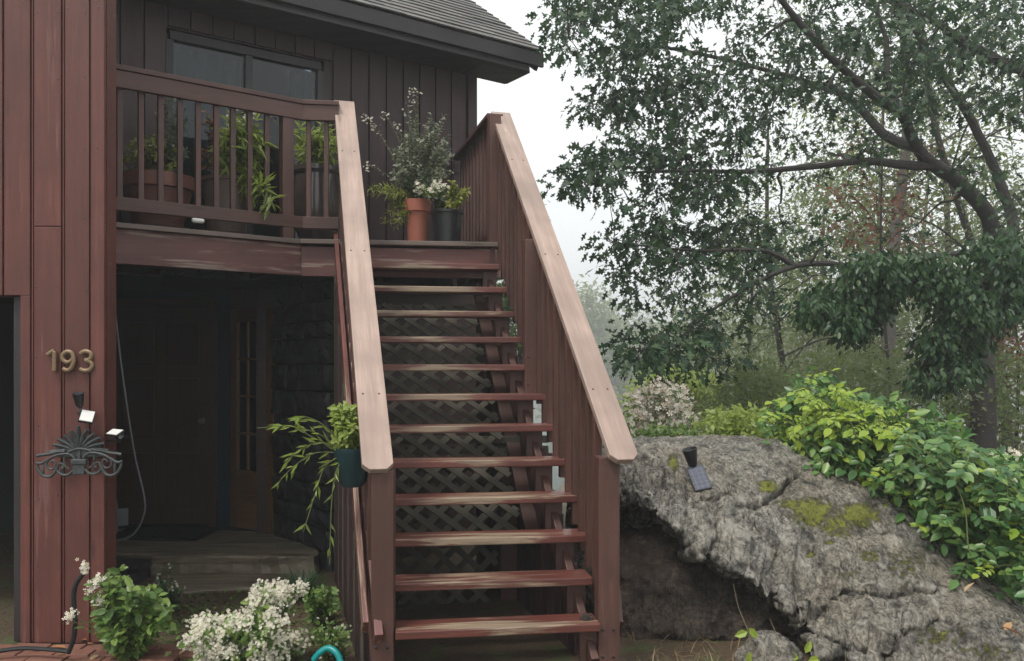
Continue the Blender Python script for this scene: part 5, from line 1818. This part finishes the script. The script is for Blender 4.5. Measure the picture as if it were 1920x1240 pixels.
# ================================================================== trees
class Tree:
    def __init__(s, name, base, label, leafmat, bark='bark', group=None):
        s.e = empty(name, base, label, 'tree', group)
        s.mb = MB(); s.leafmat = leafmat; s.bark = bark
        s.lp = []                                          # (point, radius) samples of the limbs for twigs to spring from
        s.C = []

    def limb(s, pts, r0, r1, n=6, k=8):
        P = smooth_path(pts, n)
        N = len(P)
        rr = [r0 + (r1 - r0) * (i / (N - 1)) ** 0.8 for i in range(N)]
        for i in range(1, N - 1):
            P[i] = P[i] + Vector(rdir(1)[0].tolist()) * rr[i] * 0.07
        s.mb.tube(P, rr, k)
        s.lp += [(p, r) for p, r in zip(P, rr)]

    def twigs(s, C, rmax=0.03, step=2):
        """join every cluster centre to the nearest limb or earlier twig"""
        C = np.asarray(C)
        L = np.array([p for p, r in s.lp]); Rr = np.array([r for p, r in s.lp])
        d0 = np.array([np.min(np.linalg.norm(L - c, axis=1)) for c in C])
        for i in np.argsort(d0):
            c = C[i]
            d = np.linalg.norm(L - c, axis=1) + np.where(L[:, 2] > c[2] + 0.6, 0.5, 0)
            j = int(np.argmin(d))
            r = min(rmax, Rr[j] * 0.7)
            r = max(r, 0.006)
            sag = 0.06 * d[j]
            P = curve_pts(L[j], c, sag, 6, 0.035)
            s.mb.tube(P, [r * (1 - 0.75 * q / 5) for q in range(6)], 5, False)
            newp = np.array(P[1:]); L = np.vstack([L, newp]); Rr = np.concatenate([Rr, np.linspace(r * 0.8, r * 0.3, 5)])

    def finish(s, kind, P, D, N_, S, parts=0):
        s.mb.build('trunk', M[s.bark], s.e)
        leaves(s.e, kind, P, D, N_, S, M[s.leafmat], 'crown', parts)


# --- the oak: leaning trunk and limbs at about eleven metres
OY = 11.0
ob = at(1846, 840, OY); ob.z = ground_z(ob.x, ob.y) - 0.1
oak = Tree('oak_tree', ob, 'large dark-leaved oak with leaning trunk overhanging the boulder', 'oak')
fork = at(1862, 440, OY)
oak.limb([ob, at(1842, 700, OY), at(1838, 560, OY), fork], 0.17, 0.125, 6, 12)
oak.limb([fork, at(1850, 400, OY - 0.1), at(1800, 345, OY - 0.3), at(1745, 305, OY - 0.6), at(1715, 270, OY - 0.8), at(1690, 215, OY - 1.0), at(1640, 180, OY - 1.3), at(1560, 110, OY - 1.5), at(1480, 20, OY - 1.8), at(1400, -90, OY - 2)], 0.115, 0.025, 6, 10)
oak.limb([at(1745, 310, OY - .6), at(1700, 310, OY - .7), at(1620, 302, OY - .9), at(1530, 312, OY - 1.0), at(1400, 322, OY - 1.2), at(1290, 320, OY - 1.4), at(1160, 325, OY - 1.5)], 0.07, 0.012, 6, 8)
oak.limb([at(1715, 275, OY - .8), at(1660, 255, OY - .4), at(1600, 190, OY - .2), at(1545, 165, OY), at(1430, 130, OY), at(1250, 90, OY - .3), at(1120, 90, OY - .4)], 0.075, 0.012, 6, 8)
oak.limb([at(1690, 215, OY - 1), at(1665, 150, OY - 1), at(1660, 70, OY - 1), at(1620, -40, OY - 1.1)], 0.05, 0.02, 6, 8)
oak.limb([fork, at(1900, 430, OY + .3), at(1870, 330, OY + .4), at(1815, 215, OY + .4), at(1760, 130, OY + .3), at(1700, 20, OY + .2), at(1690, -90, OY)], 0.09, 0.03, 6, 8)
oak.limb([at(1940, 420, OY + .4), at(1930, 160, OY + .2), at(1880, 120, OY), at(1800, 75, OY - .2), at(1750, 40, OY - .4), at(1600, -30, OY - .8)], 0.11, 0.03, 6, 8)
oak.limb([at(1838, 540, OY), at(1720, 520, OY - .6), at(1600, 505, OY - 1.2), at(1560, 495, OY - 1.5), at(1490, 500, OY - 1.8), at(1400, 540, OY - 2.0), at(1300, 610, OY - 2.2), at(1235, 690, OY - 2.3)], 0.06, 0.008, 6, 8)
oak.limb([at(1490, 500, OY - 1.8), at(1430, 470, OY - 1.8), at(1300, 470, OY - 1.8), at(1150, 455, OY - 1.9)], 0.035, 0.008, 6, 7)
OP = [(1048, -60), (1040, 20), (1030, 75), (1060, 128), (1130, 140), (1165, 150), (1140, 165), (1052, 178), (1055, 205), (1105, 225), (1150, 225), (1170, 262), (1130, 270), (1086, 290), (1042, 320), (1038, 365), (1150, 378), (1180, 395), (1165, 420), (1118, 447), (1160, 468), (1150, 510), (1170, 548), (1190, 600), (1162, 655), (1200, 690), (1250, 735), (1290, 725), (1300, 690), (1350, 700), (1390, 640), (1450, 560), (1540, 530), (1640, 500), (1700, 440), (1800, 420), (1940, 400), (1940, -60)]
gaps = [(1310, 60, 70, 30), (1345, 80, 40, 28), (1100, 145, 45, 14), (1335, 235, 45, 38), (1210, 335, 55, 22), (1180, 400, 40, 24), (1130, 260, 40, 16), (1450, 180, 22, 12), (1520, 210, 50, 22), (1460, 360, 90, 40), (1600, 400, 90, 45), (1760, 150, 30, 26), (1800, 380, 80, 50), (1560, 260, 40, 20), (1300, 400, 40, 26), (1340, 560, 60, 24), (1390, 290, 50, 18), (1640, 470, 70, 30), (1860, 240, 40, 30), (1700, 370, 60, 60), (1460, 20, 40, 20), (1900, 300, 40, 50), (1240, 560, 30, 18), (1220, 245, 20, 12), (1620, 340, 60, 20), (1780, 260, 50, 40), (1660, 245, 40, 20)]
pts = sample_poly(OP, 900)
keep = np.ones(len(pts), bool)
for gx_, gy_, a, b in gaps:
    dd = np.hypot((pts[:, 0] - gx_) / a, (pts[:, 1] - gy_) / b)
    keep &= (dd > 1.0) | (rng.random(len(pts)) < 0.06)
dens = np.clip(1.0 - 0.38 * (pts[:, 0] > 1420) - 0.3 * ((pts[:, 0] > 1450) & (pts[:, 1] > 200)), 0, 1)
keep &= rng.random(len(pts)) < dens
pts = pts[keep]
Yc = OY - 0.6 + rng.normal(size=len(pts)) * 1.0
Yc -= np.clip((1400 - pts[:, 0]) / 350, 0, 1) * 0.7 + np.clip((pts[:, 1] - 420) / 250, 0, 1) * 1.1 * (pts[:, 0] < 1500)
C = to3(pts, Yc)
oak.twigs(C, 0.022)
P, D, N_, S = cluster_leaves(C, 28, 0.26, 0.135, 0.7, flat=0.05)
# crown above and behind the frame, so light falls as under a whole tree
C2 = np.stack([rng.uniform(2.5, 9, 90), rng.uniform(10, 15, 90), rng.uniform(6.6, 9.5, 90)], 1)
P2_, D2_, N2_, S2_ = cluster_leaves(C2, 26, 0.4, 0.15, 0.4)
oak.finish('oak', np.vstack([P, P2_]), np.vstack([D, D2_]), np.vstack([N_, N2_]), np.concatenate([S, S2_]), 300)

# --- drooping dark branches in front of the oak trunk
db = at(1990, 800, 8.6); db.z = ground_z(db.x, db.y) - 0.1
dt = Tree('drooping_tree', db, 'tree with dense drooping glossy dark leaves hanging over the vine', 'droop')
dt.limb([db, at(1985, 620, 8.6), at(1970, 480, 8.6), at(1940, 440, 8.5)], 0.12, 0.07)
dt.limb([at(1970, 480, 8.6), at(1880, 470, 8.4), at(1760, 480, 8.2), at(1660, 500, 8.1), at(1560, 545, 8.0)], 0.05, 0.012)
dt.limb([at(1960, 500, 8.6), at(1900, 520, 8.3), at(1820, 560, 8.1), at(1760, 640, 8.0)], 0.045, 0.01)
DPs = [[(1500, 560), (1560, 515), (1650, 475), (1740, 480), (1800, 470), (1860, 445), (1930, 430), (1930, 560), (1850, 640), (1830, 700), (1760, 740), (1722, 730), (1735, 640), (1760, 570), (1700, 545), (1640, 600), (1590, 660), (1570, 610), (1510, 600)]]
pts = sample_poly(DPs[0], 430)
C = to3(pts, 8.2 + rng.normal(size=len(pts)) * 0.3)
dt.twigs(C, 0.012)
P, D, N_, S = cluster_leaves(C, 30, 0.18, 0.066, 1.5, flat=0.1)
dt.finish('oval', P, D, N_, S, 220)

# --- generic woodland trees
def wood_tree(name, px, Y, h, crown_lo, cr, label, leafmat, bark, n=130, per=34, size=0.10, spread=0.55, lean=0.0, group=None, r=0.12, cdepth=None, parts=0, bare=0):
    x = (px - CX) * Y / F
    gz = ground_z(x, Y)
    b = Vector((x, Y, gz - 0.15))
    t_ = Tree(name, b, label, leafmat, bark, group)
    topv = b + Vector((lean * h, random.uniform(-.1, .1) * h, h))
    trunk = [b, b.lerp(topv, .3) + Vector((random.uniform(-.03, .03) * h, 0, 0)), b.lerp(topv, .65) + Vector((random.uniform(-.04, .04) * h, 0, 0)), topv]
    t_.limb(trunk, r, r * 0.25, 6, 9)
    spine = smooth_path(trunk, 8)
    for k_ in range(9 + bare):
        u = 0.25 + 0.7 * random.random()
        q = spine[int(u * (len(spine) - 1))]
        a = random.uniform(0, 6.283)
        l_ = cr * random.uniform(0.5, 0.95) * (1.15 - 0.5 * u)
        e_ = q + Vector((math.cos(a) * l_, math.sin(a) * l_, l_ * random.uniform(0.1, 0.8)))
        t_.limb([q, q.lerp(e_, .5) + Vector((0, 0, 0.12 * l_)), e_], r * 0.35 * (1.1 - u), 0.012, 4, 6)
    u_ = rdir(n) * (rng.random((n, 1)) ** 0.45)
    zc = gz + h * (crown_lo + 1) / 2
    hz_ = h * (1.05 - crown_lo) / 2
    mid = b.lerp(topv, (crown_lo + 1) / 2)
    C = np.array([mid.x, mid.y, zc]) + u_ * np.array([cr, cr if cdepth is None else cdepth, hz_])
    t_.twigs(C, 0.018 * max(1, Y / 18))
    P, D, N_, S = cluster_leaves(C, per, spread, size, 0.3)
    t_.finish('diamond', P, D, N_, S, parts)
    return t_


W = 'woodland trees behind the boulder'
wood_tree('woodland_tree', 1690, 15, 11, 0.30, 2.6, 'straight grey-trunked tree standing behind the oak', 'wood2', 'bark_grey', 130, 30, 0.10, 0.5, 0.0, W, 0.17)
wood_tree('woodland_tree', 1480, 17, 7.5, 0.12, 2.4, 'olive-leaved tree behind the left part of the vine', 'wood1', 'bark', 170, 34, 0.10, 0.5, -0.05, W, 0.10, bare=6)
wood_tree('woodland_tree', 1385, 19, 6.2, 0.05, 2.2, 'grey-green small tree above the boulder crest', 'wood2', 'bark', 150, 32, 0.10, 0.5, 0.05, W, 0.08, bare=6)
wood_tree('woodland_tree', 1600, 20, 9.5, 0.08, 2.8, 'thin twiggy tree between the grey trunk and the oak', 'wood1', 'bark', 190, 34, 0.11, 0.55, 0.04, W, 0.10, bare=8)
wood_tree('woodland_tree', 1790, 18, 9.5, 0.05, 2.8, 'olive understorey tree behind the drooping branches', 'wood1', 'bark', 190, 34, 0.11, 0.55, -0.04, W, 0.12, bare=8)
wood_tree('woodland_tree', 1900, 14, 10.5, 0.10, 2.4, 'thin leaning tree beyond the oak trunk', 'wood2', 'bark', 150, 34, 0.10, 0.5, -0.12, W, 0.10, bare=6)
wood_tree('woodland_tree', 1960, 21, 11, 0.0, 3.4, 'broad olive tree closing the woodland past the oak', 'wood1', 'bark', 220, 34, 0.12, 0.6, 0.0, W, 0.14)
wood_tree('woodland_tree', 1720, 27, 9, 0.0, 4.2, 'wide dim tree deep in the woodland behind the grey trunk', 'wood2', 'bark', 260, 34, 0.15, 0.8, 0.0, W, 0.14)
wood_tree('woodland_tree', 1540, 28, 8.5, 0.0, 4.0, 'wide dim tree deep in the woodland over the vine peak', 'wood2', 'bark', 240, 34, 0.15, 0.8, 0.0, W, 0.14)
wood_tree('rust_leaved_tree', 1668, 12.5, 5.6, 0.55, 0.9, 'slender sapling with rust red leaves beside the grey trunk', 'redleaf', 'bark', 40, 26, 0.08, 0.3, 0.0, W, 0.04)
wood_tree('rust_leaved_tree', 1895, 12.0, 3.6, 0.35, 0.9, 'low rust red sapling behind the vine near the oak trunk', 'redleaf', 'bark', 45, 26, 0.08, 0.3, 0.0, W, 0.04)
# understorey behind the vine
mound('understorey_bush', 1620, 760, 190, 110, 12.5, 'dense olive undergrowth behind the vine', 'wood1', 'diamond', 0.075, 520, 14, 1.2, spread=0.28)
mound('understorey_bush', 1850, 770, 150, 120, 11.8, 'dim tangled undergrowth around the oak trunk', 'wood1', 'diamond', 0.075, 420, 14, 1.0, spread=0.28)
# hazy trees beyond, lake side
Fg = 'hazy trees by the lake'
wood_tree('lakeside_tree', 1100, 118, 19.5, 0.02, 8.6, 'pale hazy tree by the lake seen past the handrail', 'far', 'bark', 330, 40, 0.75, 2.2, 0.0, Fg, 0.45)
wood_tree('lakeside_tree', 1195, 135, 16.0, 0.0, 8.4, 'lower pale hazy tree by the lake between handrail and oak', 'far', 'bark', 280, 40, 0.75, 2.2, 0.0, Fg, 0.4)
wood_tree('lakeside_tree', 1330, 110, 15.5, 0.0, 9.0, 'hazy lakeside tree behind the oak leaves', 'far', 'bark', 280, 40, 0.75, 2.2, 0.0, Fg, 0.4)
wood_tree('lakeside_tree', 1480, 90, 15.0, 0.0, 8.0, 'hazy lakeside tree behind the olive woodland', 'far', 'bark', 280, 40, 0.65, 2.0, 0.0, Fg, 0.4)
# trees behind the house, showing past its corner and the right handrail
wood_tree('backyard_tree', 868, 15.5, 7.2, 0.25, 0.62, 'narrow green tree peeking past the house corner', 'shrub', 'bark', 260, 40, 0.10, 0.24, 0.0, None, 0.10)
wood_tree('backyard_tree', 968, 16.5, 6.8, 0.45, 0.60, 'narrow green tree showing past the right handrail', 'shrub', 'bark', 240, 40, 0.10, 0.24, 0.0, None, 0.09)

# ================================================================== damp air
mb = MB(); mb.box((0, 700, 7.0), (1560, 0, 0), (0, 850, 0), (0, 0, 18.0))
hz_o = mb.build('haze', None)
t = NT('damp_air')
pv_ = t.n('VolumePrincipled')
pv_.inputs['Color'].default_value = (0.93, 0.96, 0.98, 1)
pv_.inputs['Density'].default_value = 0.0042
pv_.inputs['Anisotropy'].default_value = 0.2
t.t.links.new(pv_.outputs[0], t.out.inputs['Volume'])
hz_o.data.materials.append(t.m)
tag(hz_o, kind='stuff')
